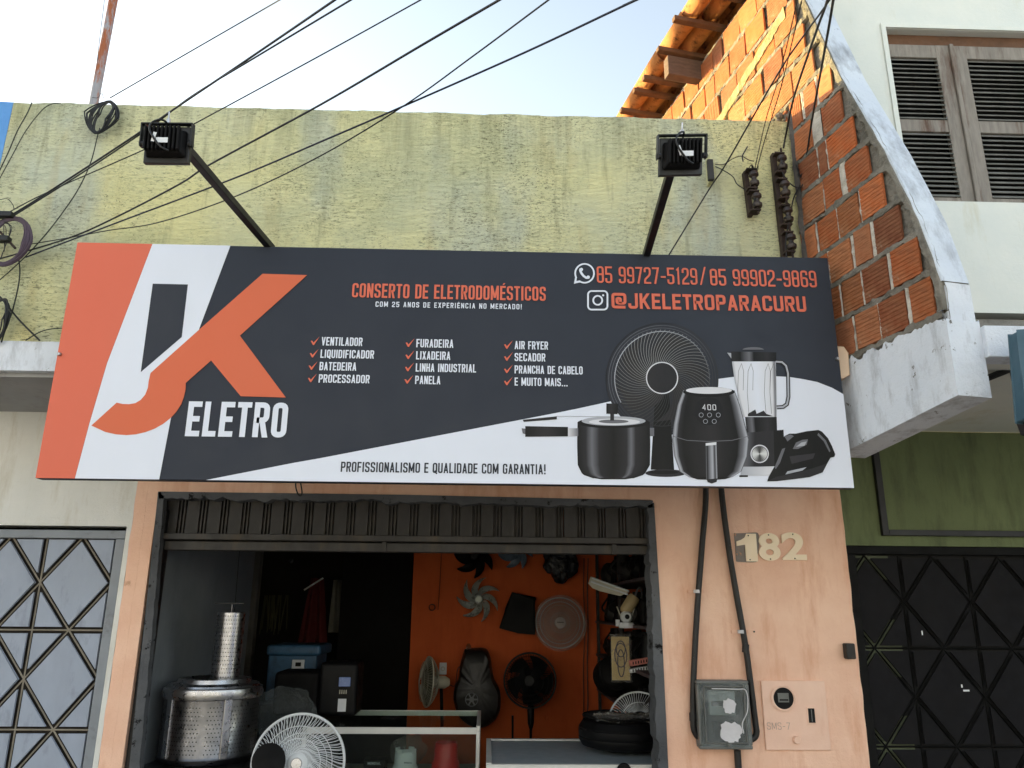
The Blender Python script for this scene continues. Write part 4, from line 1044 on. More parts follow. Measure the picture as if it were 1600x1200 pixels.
# crumbs of plaster hanging under the beam
# ================================================================ FLOODLIGHTS
def floodlight(label, tip_px, tipY, base_px, rz, tilt, yaw):
    tip = at(*tip_px, tipY); base = at(*base_px, -1.0)
    L = thing('floodlight', label, 'floodlight', base, 'floodlights held out over the signboard')
    d = (tip-base).normalized(); base2 = base-Vector((0, 0, .02))
    bevel(MB().obox((base2+tip)/2, d, d.cross(Z).normalized(), d.cross(Z).normalized().cross(d), (tip-base2).length/2, .016, .016).obj('arm', BLACKP, L), .002, 1)
    # lamp body frame: ax = right, n = facing viewer (back of the lamp), u = up along the back
    ax = (Matrix.Rotation(yaw, 3, 'Z') @ X); ax = (Matrix.Rotation(rz, 3, 'Y') @ ax)
    u = (Matrix.Rotation(tilt, 3, ax) @ Z).normalized(); nn = ax.cross(u).normalized()
    if nn.y > 0: nn = -nn
    c = tip + Vector((0, -.01, -.078))
    W2, H2 = .076, .054
    bevel(MB().obox(c-nn*.005, ax, nn, u, W2+.008, .010, H2+.018).obj('front_rim', BLACKP, L), .003)
    m = MB()
    m.add([c+nn*.006+ax*(W2*a_)+u*(H2*b_) for a_, b_ in ((-1, -1), (1, -1), (1, 1), (-1, 1))]+[c+nn*.04+ax*((W2-.014)*a_)+u*((H2-.012)*b_) for a_, b_ in ((-1, -1), (1, -1), (1, 1), (-1, 1))],
          [(3, 2, 1, 0), (4, 5, 6, 7), (0, 1, 5, 4), (1, 2, 6, 5), (2, 3, 7, 6), (3, 0, 4, 7)])
    bevel(m.obj('housing', BPLASM, L), .008, 3)
    for k in range(9):
        x_ = -.060+.120*k/8
        bevel(MB().obox(c+nn*.044+ax*x_+u*.006, ax, nn, u, .0035, .012, H2-.008).obj('cooling_fin', BPLASM, L), .002, 1)
    # u bracket
    q = [c+ax*(W2+.018)*sg+u*hh+nn*.01 for sg, hh in ((-1, -.01), (-1, .078), (1, .078), (1, -.01))]
    m = MB()
    for a_, b_ in zip(q, q[1:]): 
        dd = (b_-a_).normalized(); m.obox((a_+b_)/2, dd, nn, dd.cross(nn), (b_-a_).length/2+.002, .012, .002)
    m.obj('bracket', BLACKP, L)
    for sg in (-1, 1): MB().lathe([(0, -.012), (.011, -.012), (.011, .004), (0, .004)], c+ax*(W2+.018)*sg+nn*.01, ax*sg, 10).obj('pivot_knob', BLACKP, L)
    MB().lathe([(0, 0), (.008, 0), (.008, .02), (.003, .024), (.003, .05), (0, .05)], c+u*.078+nn*.01, u, 8).obj('bolt', STEEL, L)
    lab = bevel(MB().obox(c+nn*.058+ax*.006+u*(-.008), ax, nn, u, .022, .0006, .010).obj('rating_label', LABELW, L), .0005, 1)
    MB().obox(c+nn*.0585+ax*(-.024)+u*.004, (ax+u*.5*yaw*8).normalized(), nn, (u-ax*.5*yaw*8).normalized(), .006, .0006, .018).obj('tag', LABELW, L)
    MB().tube(bez([c+nn*.05+ax*.03-u*.045, c+nn*.062+ax*.0-u*.03, c+nn*.062-ax*.04+u*.03, c+nn*.055-ax*.03+u*.066, c+u*.078+nn*.03, tip+d*-.06+Vector((0, 0, -.02))], 6), .004, 6).obj('cable', CABLE, L)
    return L
floodlight('black floodlight on the arm above the JK logo, left of the pair', (268, 201), -1.85, (425, 386), R(1), R(6), R(-3))
floodlight('black floodlight tilted to one side on the arm above the phone numbers', (1061, 219), -1.85, (1008, 401), R(-6), R(12), R(5))

# ================================================================ CABLES
def cable(name, label, pts, r, mat=CABLE, group='overhead cables crossing the pale wall', n=8, cat='cable'):
    P = [at(x, y, Y) for x, y, Y in pts]
    if name in ('overhead_cable', 'service_cable'):        # runs on to a street pole behind the viewer
        i, j = (0, 1) if name == 'service_cable' and pts[0][1] < pts[-1][1] else (-1, -2)
        e = P[i]+(P[i]-P[j]).normalized()*7
        P = [e]+P if i == 0 else P+[e]
    return tag(MB().tube(bez(P, n), r, 6).obj(name, mat, smooth=True), label, cat, group)
cable('overhead_cable', 'thin cable rising right from the small coil hanging at the parapet top', [(172, 153, -.80), (300, 79, -1.1), (437, 0, -1.5), (700, -152, -2.3)], .0028)
cable('overhead_cable', 'thick black cable of the close pair passing behind the left floodlight', [(-40, 366, -.80), (23, 333, -.82), (127, 267, -.95), (233, 197, -1.2), (283, 163, -1.35), (400, 84, -1.7), (523, 0, -2.1), (700, -122, -2.6)], .0045)
cable('overhead_cable', 'thinner upper-right cable of the close pair splitting above the left floodlight', [(20, 338, -.82), (130, 269, -.96), (236, 198, -1.2), (300, 150, -1.4), (400, 89, -1.7), (548, 0, -2.1), (700, -92, -2.6)], .0035)
cable('overhead_cable', 'slender cable running just right of the left floodlight head up to the sky', [(0, 339, -.80), (75, 300, -.84), (227, 233, -1.1), (297, 197, -1.25), (500, 87, -1.7), (657, 0, -2.0), (850, -108, -2.5)], .0028)
cable('overhead_cable', 'thick black cable crossing the middle of the left floodlight arm', [(-30, 411, -.79), (15, 400, -.80), (110, 371, -.86), (180, 340, -.95), (280, 288, -1.2), (330, 256, -1.35), (500, 164, -1.8), (660, 70, -2.2), (780, 0, -2.5), (950, -100, -3)], .0042)
cable('overhead_cable', 'long bluish black cable reaching furthest right across the sky', [(40, 402, -.81), (180, 349, -.95), (370, 277, -1.3), (500, 222, -1.55), (630, 166, -1.8), (820, 82, -2.1), (994, 0, -2.5), (1200, -94, -3)], .0038, simple('bluish_cable', lin((22, 26, 46)), .2, .55))
cable('overhead_cable', 'thin cable crossing the bluish cable just above the parapet edge', [(45, 382, -.81), (110, 371, -.84), (170, 360, -.9), (250, 347, -1.05), (370, 306, -1.3), (500, 244, -1.55), (630, 166, -1.8), (740, 87, -2.1), (857, 0, -2.5), (980, -90, -3)], .0028)
cable('drop_cable', 'cable drooping from the small coil down to the left edge', [(156, 200, -.80), (152, 214, -.80), (143, 250, -.80), (128, 285, -.79), (108, 318, -.78), (70, 368, -.785), (25, 415, -.785), (-30, 462, -.785)], .003, CABLEG, 'cables on the pale wall near its left end')
cable('drop_cable', 'straighter of the two cables hanging over the parapet beside the blue paint', [(50, 160, -.765), (42, 178, -.775), (27, 205, -.78), (12, 240, -.78), (-12, 290, -.78)], .003, CABLEG, 'cables on the pale wall near its left end')
cable('drop_cable', 'curved one of the two cables hanging over the parapet beside the blue paint', [(95, 161, -.765), (80, 163, -.775), (65, 173, -.78), (40, 205, -.78), (18, 245, -.78), (-12, 300, -.78)], .0025, CABLEG, 'cables on the pale wall near its left end')
cable('drop_cable', 'thick greenish cable looping down to the white slab', [(29, 402, -.79), (31, 425, -.785), (28, 450, -.78), (19, 487, -.78), (10, 510, -.78), (2, 535, -.775)], .0038, CABLEG, 'cables on the pale wall near its left end')
cable('drop_cable', 'dark diagonal cable ending at the edge of the white slab', [(-20, 448, -.79), (2, 466, -.785), (30, 500, -.78), (62, 532, -.775)], .0042, CABLE, 'cables on the pale wall near its left end')
cable('drop_cable', 'small arc of cable coming from behind the signboard left edge', [(40, 532, -.775), (60, 520, -.785), (80, 514, -.79), (112, 512, -.79)], .003, CABLEG, 'cables on the pale wall near its left end')
cable('drop_cable', 'little hooked wire above the big cable coil', [(-20, 318, -.785), (0, 312, -.785), (12, 311, -.785), (20, 320, -.785), (22, 327, -.785)], .002, CABLEG, 'cables on the pale wall near its left end')
cable('service_cable', 'black cable slanting down across the wall to the top of the signboard', [(1420, -190, -3.0), (1296, 0, -2.2), (1257, 54, -1.9), (1215, 116, -1.6), (1135, 255, -1.1), (1108, 296, -.95), (1043, 402, -.83)], .0036, CABLE, 'service cables coming down at the right corner')
cable('service_cable', 'thick black cable ending on the tall insulator rack', [(1340, -150, -3), (1293, 0, -2.2), (1275, 50, -1.9), (1241, 150, -1.2), (1229, 205, -.9), (1224, 232, -.84)], .005, CABLE, 'service cables coming down at the right corner')
cable('service_cable', 'rightmost thick black cable ending in the knot on the brick corner', [(1325, -150, -3), (1302, 0, -2.2), (1291, 65, -1.9), (1270, 180, -1.1), (1259, 250, -.85), (1252, 268, -.8)], .005, CABLE, 'service cables coming down at the right corner')
def twisted(pts, r, name, label):
    P0 = [at(x, y, Y) for x, y, Y in pts]; P0 = [P0[0]+(P0[0]-P0[1]).normalized()*7]+P0
    P = bez(P0, 60); m = MB()
    for ph in (0, math.pi):
        Q = [p+Vector((math.cos(i*.9+ph), 0, math.sin(i*.9+ph)*.2))*r*1.1 for i, p in enumerate(P)]; m.tube(Q, r, 4)
    return tag(m.obj(name, CABLE), label, 'cable', 'service cables coming down at the right corner')
twisted([(1290, -150, -3), (1253, 0, -2.2), (1222, 130, -1.5), (1196, 215, -1.0), (1182, 266, -.83)], .0016, 'twisted_wire', 'right strand of the two thin twisted wires going to the short insulator rack')
twisted([(1275, -150, -3), (1246, 0, -2.2), (1217, 120, -1.5), (1196, 190, -1.05), (1178, 270, -.83)], .0016, 'twisted_wire', 'left strand of the two thin twisted wires going to the short insulator rack')
cable('tie_wire', 'thin bent wire from the small box to the top of the short insulator rack', [(1113, 256, -.79), (1130, 257, -.80), (1145, 248, -.82), (1158, 244, -.83), (1170, 250, -.83), (1178, 252, -.83)], .0025, RUST, 'tie wires between the fittings on the wall')
cable('tie_wire', 'thin wire sagging from the small box to the middle of the short insulator rack', [(1113, 258, -.79), (1130, 266, -.80), (1145, 276, -.81), (1152, 288, -.82), (1166, 297, -.82)], .0028, CABLE, 'tie wires between the fittings on the wall')
cable('tie_wire', 'short stiff wire tip pointing up above the short insulator rack', [(1161, 252, -.83), (1160, 244, -.83), (1164, 236, -.83), (1168, 229, -.83)], .0035, CABLE, 'tie wires between the fittings on the wall')
cable('tie_wire', 'looped wire from the tall insulator rack to the brick corner', [(1219, 262, -.83), (1226, 276, -.83), (1236, 288, -.83), (1246, 293, -.82), (1256, 290, -.80), (1262, 268, -.8)], .0035, CABLE, 'tie wires between the fittings on the wall')
cable('tie_wire', 'dark wire dropping along the tall insulator rack to the signboard', [(1250, 290, -.82), (1240, 310, -.83), (1236, 330, -.83), (1232, 350, -.83), (1228, 375, -.83), (1229, 402, -.83)], .0038, CABLE, 'tie wires between the fittings on the wall')
# knot on the corner
m = MB()
for k in range(12):
    c = at(1256+RND.uniform(-7, 8), 276+RND.uniform(-14, 16), -.80); pts = [c+Vector((RND.uniform(-.03, .03), RND.uniform(-.03, .0), RND.uniform(-.045, .045))) for _ in range(4)]
    m.tube(bez(pts, 5), .003, 5)
tag(m.obj('wire_knot', CABLE), 'tangled knot of wires tied at the corner of parapet and brick wall', 'wire knot')
# dark drain strip in the corner
def corner(u, v):
    z = 4.2-1.0*v; a_ = [(-.025, -.03), (.0, -.045), (.02, -.035), (.045, -.005)][int(round(u*3))]
    w_ = .012*noise.noise(Vector((z*12, u*3, 0)))
    return Vector((1.618+a_[0]+w_, -.752+a_[1]+w_*.5, z))
MB().grid(corner, 3, 60).obj('corner_mortar', render_mat('sooty_mortar', lin((84, 80, 78)), lin((118, 114, 110)), stain=lin((46, 44, 44)), slo=.45, ssc=9, sst=(1, 1, 1), bump=.02), shop)
m = MB()
for k in range(26):
    p = at(1228+RND.uniform(-14, 12), 184+RND.uniform(-5, 5), -.72); r_ = RND.uniform(.012, .03)
    m.lathe([(0, -r_), (r_*.7, -r_*.6), (r_, 0), (r_*.7, r_*.5), (0, r_*.8)], p+Vector((0, RND.uniform(0, .08), 0)), (RND.uniform(-.4, .4), 0, 1), 7)
m.obj('mortar_lump', MORTAR, shop)

def coil(label, cx, cy, Y, rx, ry, turns, tiltx, mat, name='cable_coil', spread=.03, r=.0035, ph=0):
    c = at(cx, cy, Y); sc = (Y+4.4)/F*1.1; m = MB(); rr = random.Random(int(cx*7))
    for k in range(turns):
        ax, az = rx*sc*rr.uniform(.8, 1.05), ry*sc*rr.uniform(.9, 1.04); o = Vector((rr.uniform(-spread, spread), rr.uniform(-.02, .0), 0)); rot = tiltx+rr.uniform(-.12, .12)
        P = []
        for i in range(28):
            a_ = 2*math.pi*i/28; x_ = math.cos(a_)*ax; z_ = math.sin(a_)*az; x2 = x_*abs(math.cos(a_))**.15
            P.append(c+o*(1-abs(math.sin(a_)))+Vector((x2*math.cos(rot)+z_*math.sin(rot), 0, -x2*math.sin(rot)+z_*math.cos(rot))))
        m.tube(P, r, 5, True)
    return m
m = coil('', 161, 183, -.80, 18, 31, 14, R(14), CABLE, spread=.035)
c = at(171, 153, -.8)
m.tube(bez([c, c+Vector((-.03, 0, .0)), c+Vector((-.045, 0, .03)), c+Vector((-.06, 0, .0)), c+Vector((-.09, 0, .0))], 6), .0015, 4)
tag(m.obj('cable_coil', CABLE), 'small black cable coil hanging below the parapet edge near the rusty pipe', 'cable coil')
m = coil('', 14, 377, -.83, 31, 40, 20, R(8), CABLEP, spread=.02, r=.0045)
tag(m.obj('cable_coil', CABLEP), 'big purplish cable coil at the left edge of the photo', 'cable coil')
m = coil('', -2, 500, -.80, 14, 34, 9, 0, CABLE, spread=.02, r=.0035)
tag(m.obj('cable_coil', CABLE), 'dark cable coil just above the white slab, mostly cut by the left edge', 'cable coil')
cl = thing('cable_clamp', 'black cable clamps and steel hook on the wall inside the big coil', 'clamp', at(5, 360, -.80))
for (px, py, w_) in ((5, 336, .05), (4, 374, .035)):
    bevel(MB().obox(at(px, py, -.84), X, Y_, Z, w_, .02, .014).obj('clamp', BLACKP, cl), .004)
MB().tube([at(0, 362, -.83), at(24, 388, -.83)], .006, 6).obj('hook', RUST, cl)
for k in range(5):
    MB().tube(bez([at(RND.uniform(0, 10), RND.uniform(340, 350), -.83), at(RND.uniform(5, 22), RND.uniform(355, 375), -.85), at(RND.uniform(0, 8), RND.uniform(385, 405), -.83)], 5), .002, 4).obj('loose_wire', CABLE, cl)

# ================================================================ WALL FITTINGS
def rack(label, pts, zs, n_ins, back=True):
    (xt, yt), (xb, yb) = pts; a_, b_ = at(xt, yt, -.79), at(xb, yb, -.79)
    L = thing('insulator_rack', label, 'insulator rack', b_, 'insulator racks on the right end of the pale wall')
    MB().obox((a_+b_)/2+Vector((-.014, .012, 0)), X, Y_, (a_-b_).normalized(), .011, .018, (a_-b_).length/2).obj('back_strap', RUST, L)
    MB().tube([a_+Vector((.012, -.035, .01)), b_+Vector((.012, -.035, -.01))], .006, 6).obj('rod', RUST, L)
    for k in range(n_ins):
        f = (k+.5)/n_ins; c = a_.lerp(b_, f)+Vector((.012, -.035, 0)); R_ = .025
        MB().lathe([(.008, -.04), (R_*.8, -.04), (R_, -.032), (R_, -.018), (R_*.55, -.008), (R_*.5, 0), (R_*.55, .008), (R_, .018), (R_, .032), (R_*.8, .04), (.008, .04)], c, (0, 0, 1), 16).obj('insulator', INSUL, L, True)
        for dz in (-.055, .055): MB().obox(c+Vector((-.012, .018, dz)), X, Y_, Z, .026, .028, .004).obj('prong', RUST, L)
    for k in range(4):
        c = a_.lerp(b_, RND.random())+Vector((.01, -.05, 0)); MB().tube(bez([c+Vector((RND.uniform(-.03, .03), RND.uniform(-.02, .02), RND.uniform(-.03, .03))) for _ in range(4)], 4), .0022, 4).obj('tie_wire', CABLE, L)
    return L
rack('short rusty rack with two brown insulators on the pale wall', ((1169, 268), (1178, 336)), 0, 2)
rack('tall rusty rack with four brown insulators beside the brick corner', ((1213, 240), (1231, 404)), 0, 4)
sb = thing('wall_box', 'narrow box stub with black face projecting from the wall right of the floodlight', 'box', at(1110, 285, -.78))
MB().obox(at(1110, 266, -.79), X, Y_, Z, .013, .045, .075).obj('box_body', MATS['pale_render'], sb)
bevel(MB().obox(at(1110, 266, -.85), X, Y_, Z, .015, .012, .06).obj('black_face', BLACKD, sb), .003)
pp = at(146, 161, -.55)
tag(MB().tube([Vector((pp.x, -.55, 3.9)), Vector((pp.x+.012, -.55, 6.2))], .024, 12).obj('pipe', PIPE, smooth=True), 'rust streaked vertical pipe standing behind the parapet', 'pipe')
cable('pipe_wire', 'thin wire running down beside the rusty pipe', [(167, -60, -.57), (163, 0, -.57), (157, 50, -.57), (150, 110, -.57), (143, 158, -.57)], .0018, CABLE, None)

# house number digits
def digit(ch, px0, px1, py0, py1, label):
    cu = bpy.data.curves.new('digit', 'FONT'); cu.body = ch; cu.size = 1; cu.offset = .03; cu.extrude = .0
    o = bpy.data.objects.new('tmp', cu); COL.objects.link(o); dg = bpy.context.evaluated_depsgraph_get(); dg.update()
    me = bpy.data.meshes.new_from_object(o.evaluated_get(dg)); bpy.data.objects.remove(o)
    vs = [v.co.copy() for v in me.vertices]; x0, x1 = min(v.x for v in vs), max(v.x for v in vs); y0, y1 = min(v.y for v in vs), max(v.y for v in vs)
    a_, b_ = at(px0, py1, -.012), at(px1, py0, -.012)
    if ch == '1':
        P1 = [(.42, 0), (1, 0), (1, 1), (.52, 1), (.42, .86), (.25, .78), (0, .72), (0, .55), (.42, .60)]
        vs = [Vector((u, v, 0)) for u, v in P1]; x0 = y0 = 0; x1 = y1 = 1
        class _P: pass
        class _M: pass
        me = _M(); me.polygons = []
        for t3 in tessellate_polygon([vs]):
            q_ = _P(); q_.vertices = t3; me.polygons.append(q_)
    m = MB(); n = len(vs); front = [(a_.x+(v.x-x0)/(x1-x0)*(b_.x-a_.x), -.014, a_.z+(v.y-y0)/(y1-y0)*(b_.z-a_.z)) for v in vs]
    fs = [tuple(p.vertices) for p in me.polygons]; cnt = {}
    for f in fs:
        for i in range(len(f)):
            e = (f[i], f[(i+1) % len(f)]); cnt[e] = 1
    side = [(e[0], e[1], e[1]+n, e[0]+n) for e in cnt if (e[1], e[0]) not in cnt]
    m.add(front+[(x, -.0065, z) for x, y, z in front], fs+[tuple(i+n for i in reversed(f)) for f in fs]+side)
    o = thing('house_number', label, 'house number', ((a_.x+b_.x)/2, -.012, a_.z), 'house number on the peach wall')
    m.obj('digit', CREAM, o)
    for zz in (a_.z+(b_.z-a_.z)*.06, a_.z+(b_.z-a_.z)*.93):
        xs = (a_.x+b_.x)/2+(.012 if ch == '1' else 0)
        MB().lathe([(0, -.004), (.003, -.003), (.004, 0)], (xs, -.0145, zz), (0, 1, 0), 8).obj('screw', BLACKP, o)
digit('1', 1153, 1181, 834, 877, 'cream plastic number 1 on a bare cement patch of the peach wall')
digit('8', 1187, 1217, 833, 876, 'cream plastic number 8 in the middle of the house number')
digit('2', 1223, 1257, 832, 875, 'cream plastic number 2 at the end of the house number')
rough_prism([at(1147, 833, -.002), at(1184, 833, -.002), at(1186, 850, -.002), at(1182, 878, -.002), at(1150, 877, -.002)], (0, -.003, 0), .008, 90).obj('bare_cement_patch', BARE, shop)

# conduits
def conduit(label, pts, r=.0165):
    P = [at(x, y, -.03) for x, y in pts]; top = P[0]; P = [Vector((top.x-.0, -.03, 2.66))]+P
    L = thing('conduit', label, 'conduit', P[-1], 'black conduits feeding the meter box')
    MB().tube(bez(P, 6), r, 12).obj('pipe', COND, L, True); return L, P
L1, P1 = conduit('left black conduit bending into the side of the meter box', [(1103, 764), (1097, 852), (1090, 943), (1084, 1053), (1083, 1127), (1087, 1146), (1095, 1154), (1105, 1158)])
L2, P2 = conduit('right black conduit running behind the top of the meter box', [(1127, 764), (1138, 852), (1150, 925), (1166, 1017), (1180, 1127), (1182, 1144), (1178, 1153), (1166, 1158)])
for L_, px, py in ((L1, 1089, 924), (L2, 1158, 987)):
    c = at(px, py, -.03); MB().box(c.x-.045, c.x+.045, -.012, -.002, c.z-.009, c.z+.009).obj('clip', ORANGE, L_)
    MB().lathe([(.019, -.009), (.019, .009)], c, (0, 0, 1), 14).obj('clip_band', PEEL, L_)
c = at(1083, 1120, -.03); MB().lathe([(.019, -.02), (.020, -.018), (.020, .018), (.019, .02)], c, (0, 0, 1), 14).obj('coupling', BLACKP, L1)
c = at(1165, 1013, -.03); MB().lathe([(.019, -.022), (.019, .022)], c, (.12, 0, 1), 14).obj('coupling', BLACKP, L2)
a_ = at(1152, 1172, -.03); tag(MB().tube([a_, Vector((a_.x, -.03, .3))], .018, 12).obj('conduit', COND, smooth=True), 'short black conduit leaving the bottom of the meter box', 'conduit', 'black conduits feeding the meter box')
# meter box
A, B = at(1095, 1172, -.10), at(1171, 1064, -.10)
mbx = thing('meter_box', 'grey plastic electricity meter box with cloudy cover and torn stickers', 'meter box', ((A.x+B.x)/2, -.05, A.z))
x0, x1, z0, z1 = A.x, B.x, A.z, B.z
m = MB().box(x0, x1, -.045, -.002, z0, z1); bevel(m.obj('back_case', GREYPL, mbx), .014, 4)
MB().box(x0+.02, x1-.02, -.0462, -.0452, z0+.02, z1-.02).obj('inside_shade', BPLAS, mbx)  # black plate standing in for the shade inside the case
def frame_ring(x0, x1, z0, z1, t, y0, y1): return MB().box(x0, x1, y0, y1, z0, z0+t).box(x0, x1, y0, y1, z1-t, z1).box(x0, x0+t, y0, y1, z0+t, z1-t).box(x1-t, x1, y0, y1, z0+t, z1-t)
bevel(frame_ring(x0, x1, z0, z1, .018, -.085, -.046).obj('rim', GREYPL, mbx), .006, 2)
bevel(frame_ring(x0+.03, x1-.03, z0+.03, z1-.025, .006, -.104, -.088).obj('cover_ridge', GREYPL, mbx), .002, 1)
bevel(MB().box(x0+.012, x1-.012, -.098, -.087, z0+.012, z1-.012).obj('cover', COVER, mbx), .004)
mx_ = (x0+x1)/2
bevel(MB().box(x0+.06, x1-.075, -.08, -.046, z1-.17, z1-.05).obj('meter', simple('grey_meter_body', lin((150, 152, 150)), .1, .5), mbx), .006)
bevel(MB().box(x0+.075, x1-.09, -.083, -.0805, z1-.125, z1-.10).obj('meter_display', BLACKP, mbx), .002)
bevel(MB().box(x0+.08, x1-.08, -.075, -.046, z0+.04, z0+.13).obj('breaker', BPLASM, mbx), .004)
def blob(cx, cz, rx, rz, y, seed):
    rr = random.Random(seed); P = []
    for i in range(26):
        a_ = 2*math.pi*i/26; k = 1+.22*noise.noise(Vector((math.cos(a_)*2, math.sin(a_)*2, seed)))+rr.uniform(-.14, .14); P.append((cx+math.cos(a_)*rx*k, y, cz+math.sin(a_)*rz*k))
    return MB().prism(P, (0, .001, 0))
p = at(1140, 1103, -.1); blob(p.x, p.z, .034, .036, -.1005, 3).obj('torn_sticker', PEEL, mbx)
p = at(1142, 1145, -.1); blob(p.x, p.z, .058, .05, -.1005, 5).obj('torn_sticker', PEEL, mbx)
MB().tube(bez([at(1112, 1076, -.1065), at(1150, 1077, -.1065), at(1166, 1080, -.1065), at(1168, 1110, -.1065), at(1160, 1130, -.1065), at(1162, 1146, -.1065)], 6), .0028, 5).obj('seal_bead', PEEL, mbx)
p = at(1140, 1166, -.1); MB().lathe([(0, -.02), (.008, -.018), (.01, 0)], (p.x, -.09, p.z+.004), (0, 1, 0), 12).obj('latch', GREYPL, mbx)
# cover plate with round window
A, B = at(1197, 1172, -.012), at(1288, 1064, -.012)
cp = thing('cover_plate', 'peach painted plate with round glass window and slot right of the meter box', 'plate', ((A.x+B.x)/2, -.01, A.z))
bevel(MB().box(A.x, B.x, -.014, -.001, A.z, B.z).obj('plate', PLATE, cp), .003)
c = at(1224, 1091, -.014)
MB().lathe([(.066, .0), (.068, -.006), (.06, -.009), (.054, -.004), (.054, 0)], (c.x, -.0145, c.z), (0, 1, 0), 32).obj('window_ring', PLATE, cp, True)
MB().disc((c.x, -.0165, c.z), (0, 1, 0), .055, 28).obj('round_window', BPLAS, cp)
MB().box(c.x-.03, c.x+.028, -.0185, -.0168, c.z-.02, c.z+.026).obj('inner_meter', simple('inner_meter_grey', lin((106, 108, 104)), .2, .5), cp)
MB().box(c.x-.022, c.x+.024, -.0195, -.0188, c.z-.012, c.z-.004).obj('inner_display', HOLE, cp)
c = at(1268, 1118, -.014); frame_ring(c.x-.024, c.x+.024, c.z-.042, c.z+.042, .006, -.018, -.0145).obj('slot_frame', PLATE, cp)
MB().box(c.x-.017, c.x+.017, -.0165, -.0145, c.z-.035, c.z+.035).obj('slot', HOLE, cp)
MB().box(c.x-.002, c.x+.002, -.019, -.0168, c.z-.03, c.z+.03).obj('slot_pin', GREYPL, cp)
c = at(1244, 1156, -.014); MB().lathe([(0, -.02), (.016, -.02), (.02, -.012), (.021, 0)], (c.x, -.0145, c.z), (0, 1, 0), 14).obj('knob', PLATE, cp)
m = MB(); m.cur = lin((170, 150, 140)); a_ = at(1199, 1140, -.0148); b_ = at(1234, 1129, -.0148)
text(m, 'SMS-7', a_.x, b_.x, a_.z, b_.z, lin((172, 150, 140)), -.0149, tr=.1, wr=.7, gap=.25); o = m.obj('lettering', PRINT, cp); o['label'] = 'faint pencilled lettering SMS-7'
c = at(1179, 987, -.01); tag(MB().lathe([(0, -.006), (.004, -.005), (.005, 0)], (c.x, -.002, c.z), (0, 1, 0), 8).obj('screw', BLACKP), 'tiny dark screw in the peach wall right of the conduit', 'screw')
c = at(466, 760, -.03); tag(MB().tube(bez([at(464, 742, -.04), at(462, 760, -.05), at(467, 774, -.04), at(472, 770, -.04), at(468, 745, -.04)], 6), .004, 5).obj('wire_loop', CABLE), 'small loop of wire hanging under the signboard above the ribbed door', 'wire')
gl_ = at(1325, 1017, -.0); tag(bevel(MB().box(gl_.x-.03, gl_.x+.02, -.05, -.002, gl_.z-.04, gl_.z+.04).obj('gate_hinge', BLACKD), .006), 'black gate hinge lug at the right edge of the peach wall', 'hinge')
# ================================================================ INSIDE THE SHOP
def fan_blades(name, label, c, axis, up, r, n, mat, ph=0, sweep=75, hub=.2, wid=.5):
    ax = Vector(axis).normalized(); x = (Vector(up)-ax*Vector(up).dot(ax)).normalized(); y = ax.cross(x); c = Vector(c)
    L = thing(name, label, 'fan blade', c-Vector((0, 0, r)), 'loose fan blades on the orange wall')
    for k in range(n):
        a0 = 2*math.pi*k/n+ph
        def f(u, v):
            rr = r*(hub*.8+(1-hub*.8)*u); mid = a0+R(sweep)*u**1.3; w_ = wid*r*math.sin(math.pi*(.10+.88*u))**.8
            a_ = mid+(v-.5)*w_/rr; d = (v-.5)*r*.22*(1-.3*u)+.02*r*math.sin(math.pi*v)
            return c+(x*math.cos(a_)+y*math.sin(a_))*rr+ax*d
        MB().grid(f, 10, 5).obj('blade', mat, L, True)
    MB().lathe([(0, -r*.16), (r*hub*.75, -r*.16), (r*hub, -r*.1), (r*hub, r*.08)], c, ax, 24).obj('hub', mat, L, True)
    MB().ring(c-ax*r*.165, ax, r*hub*.55, r*.012, 20, 4).obj('hub_ring', mat, L)
    return L
def guard(m, c, axis, r, n, depth, wr, swirl=.6, r0=.2, rings=(1.0,), ref=None):
    ax = Vector(axis).normalized(); x = ax.orthogonal().normalized(); y = ax.cross(x); c = Vector(c)
    for k in range(n):
        a0 = 2*math.pi*k/n; P = []
        for i in range(9):
            u = i/8; rr = r*(r0+(1-r0)*u); a_ = a0+swirl*math.sin(u*math.pi*.5); P.append(c+(x*math.cos(a_)+y*math.sin(a_))*rr+ax*(-depth*math.cos(u*math.pi/2)**.8 if u < 1 else 0))
        m.tube(P, wr, 3, cap=False)
    for q in rings: m.ring(c-ax*depth*math.sqrt(max(0, 1-q*q)), ax, r*q, wr*(3 if q == 1 else 1.2), 48, 5)
    return m
vN = Vector((0, -1, 0))
# --- drum
dc = at(331, 1110, .42); dz0, dz1 = .78, 1.205
dr = .262; dc = Vector((dc.x, .42, 0))
dm = thing('washer_drum', 'stainless steel washing machine drum with rows of holes inside the left door jamb', 'drum', (dc.x, dc.y, dz0))
MB().lathe([(0, dz0), (dr*.93, dz0), (dr, dz0+.02), (dr+.004, dz0+.03), (dr-.004, dz0+.045), (dr-.004, dz1-.10)], dc, (0, 0, 1), 56).obj('shell', STEELD, dm, True)
MB().lathe([(dr-.004, dz1-.10), (dr+.006, dz1-.095), (dr+.012, dz1-.07), (dr+.006, dz1-.045), (dr-.01, dz1-.04), (dr-.014, dz1-.03), (dr-.03, dz1-.022), (dr-.06, dz1-.02), (dr-.065, dz1), (dr-.10, dz1+.004), (dr-.12, dz1-.01), (0, dz1-.02)], dc, (0, 0, 1), 56).obj('lid_rim', STEEL, dm, True)
m = MB(); 
for row in range(12):
    for k in range(46):
        a_ = R(180+k*4)
        if row % 2: a_ += R(2)
        if 8 < k % 15 < 11: continue
        z_ = dz0+.06+row*.021; d_ = Vector((math.cos(a_), math.sin(a_), 0)); m.disc(dc+d_*(dr-.0030)+Vector((0, 0, z_)), d_, .0036, 6)
stuff(m.obj('drum_holes', HOLE, dm))
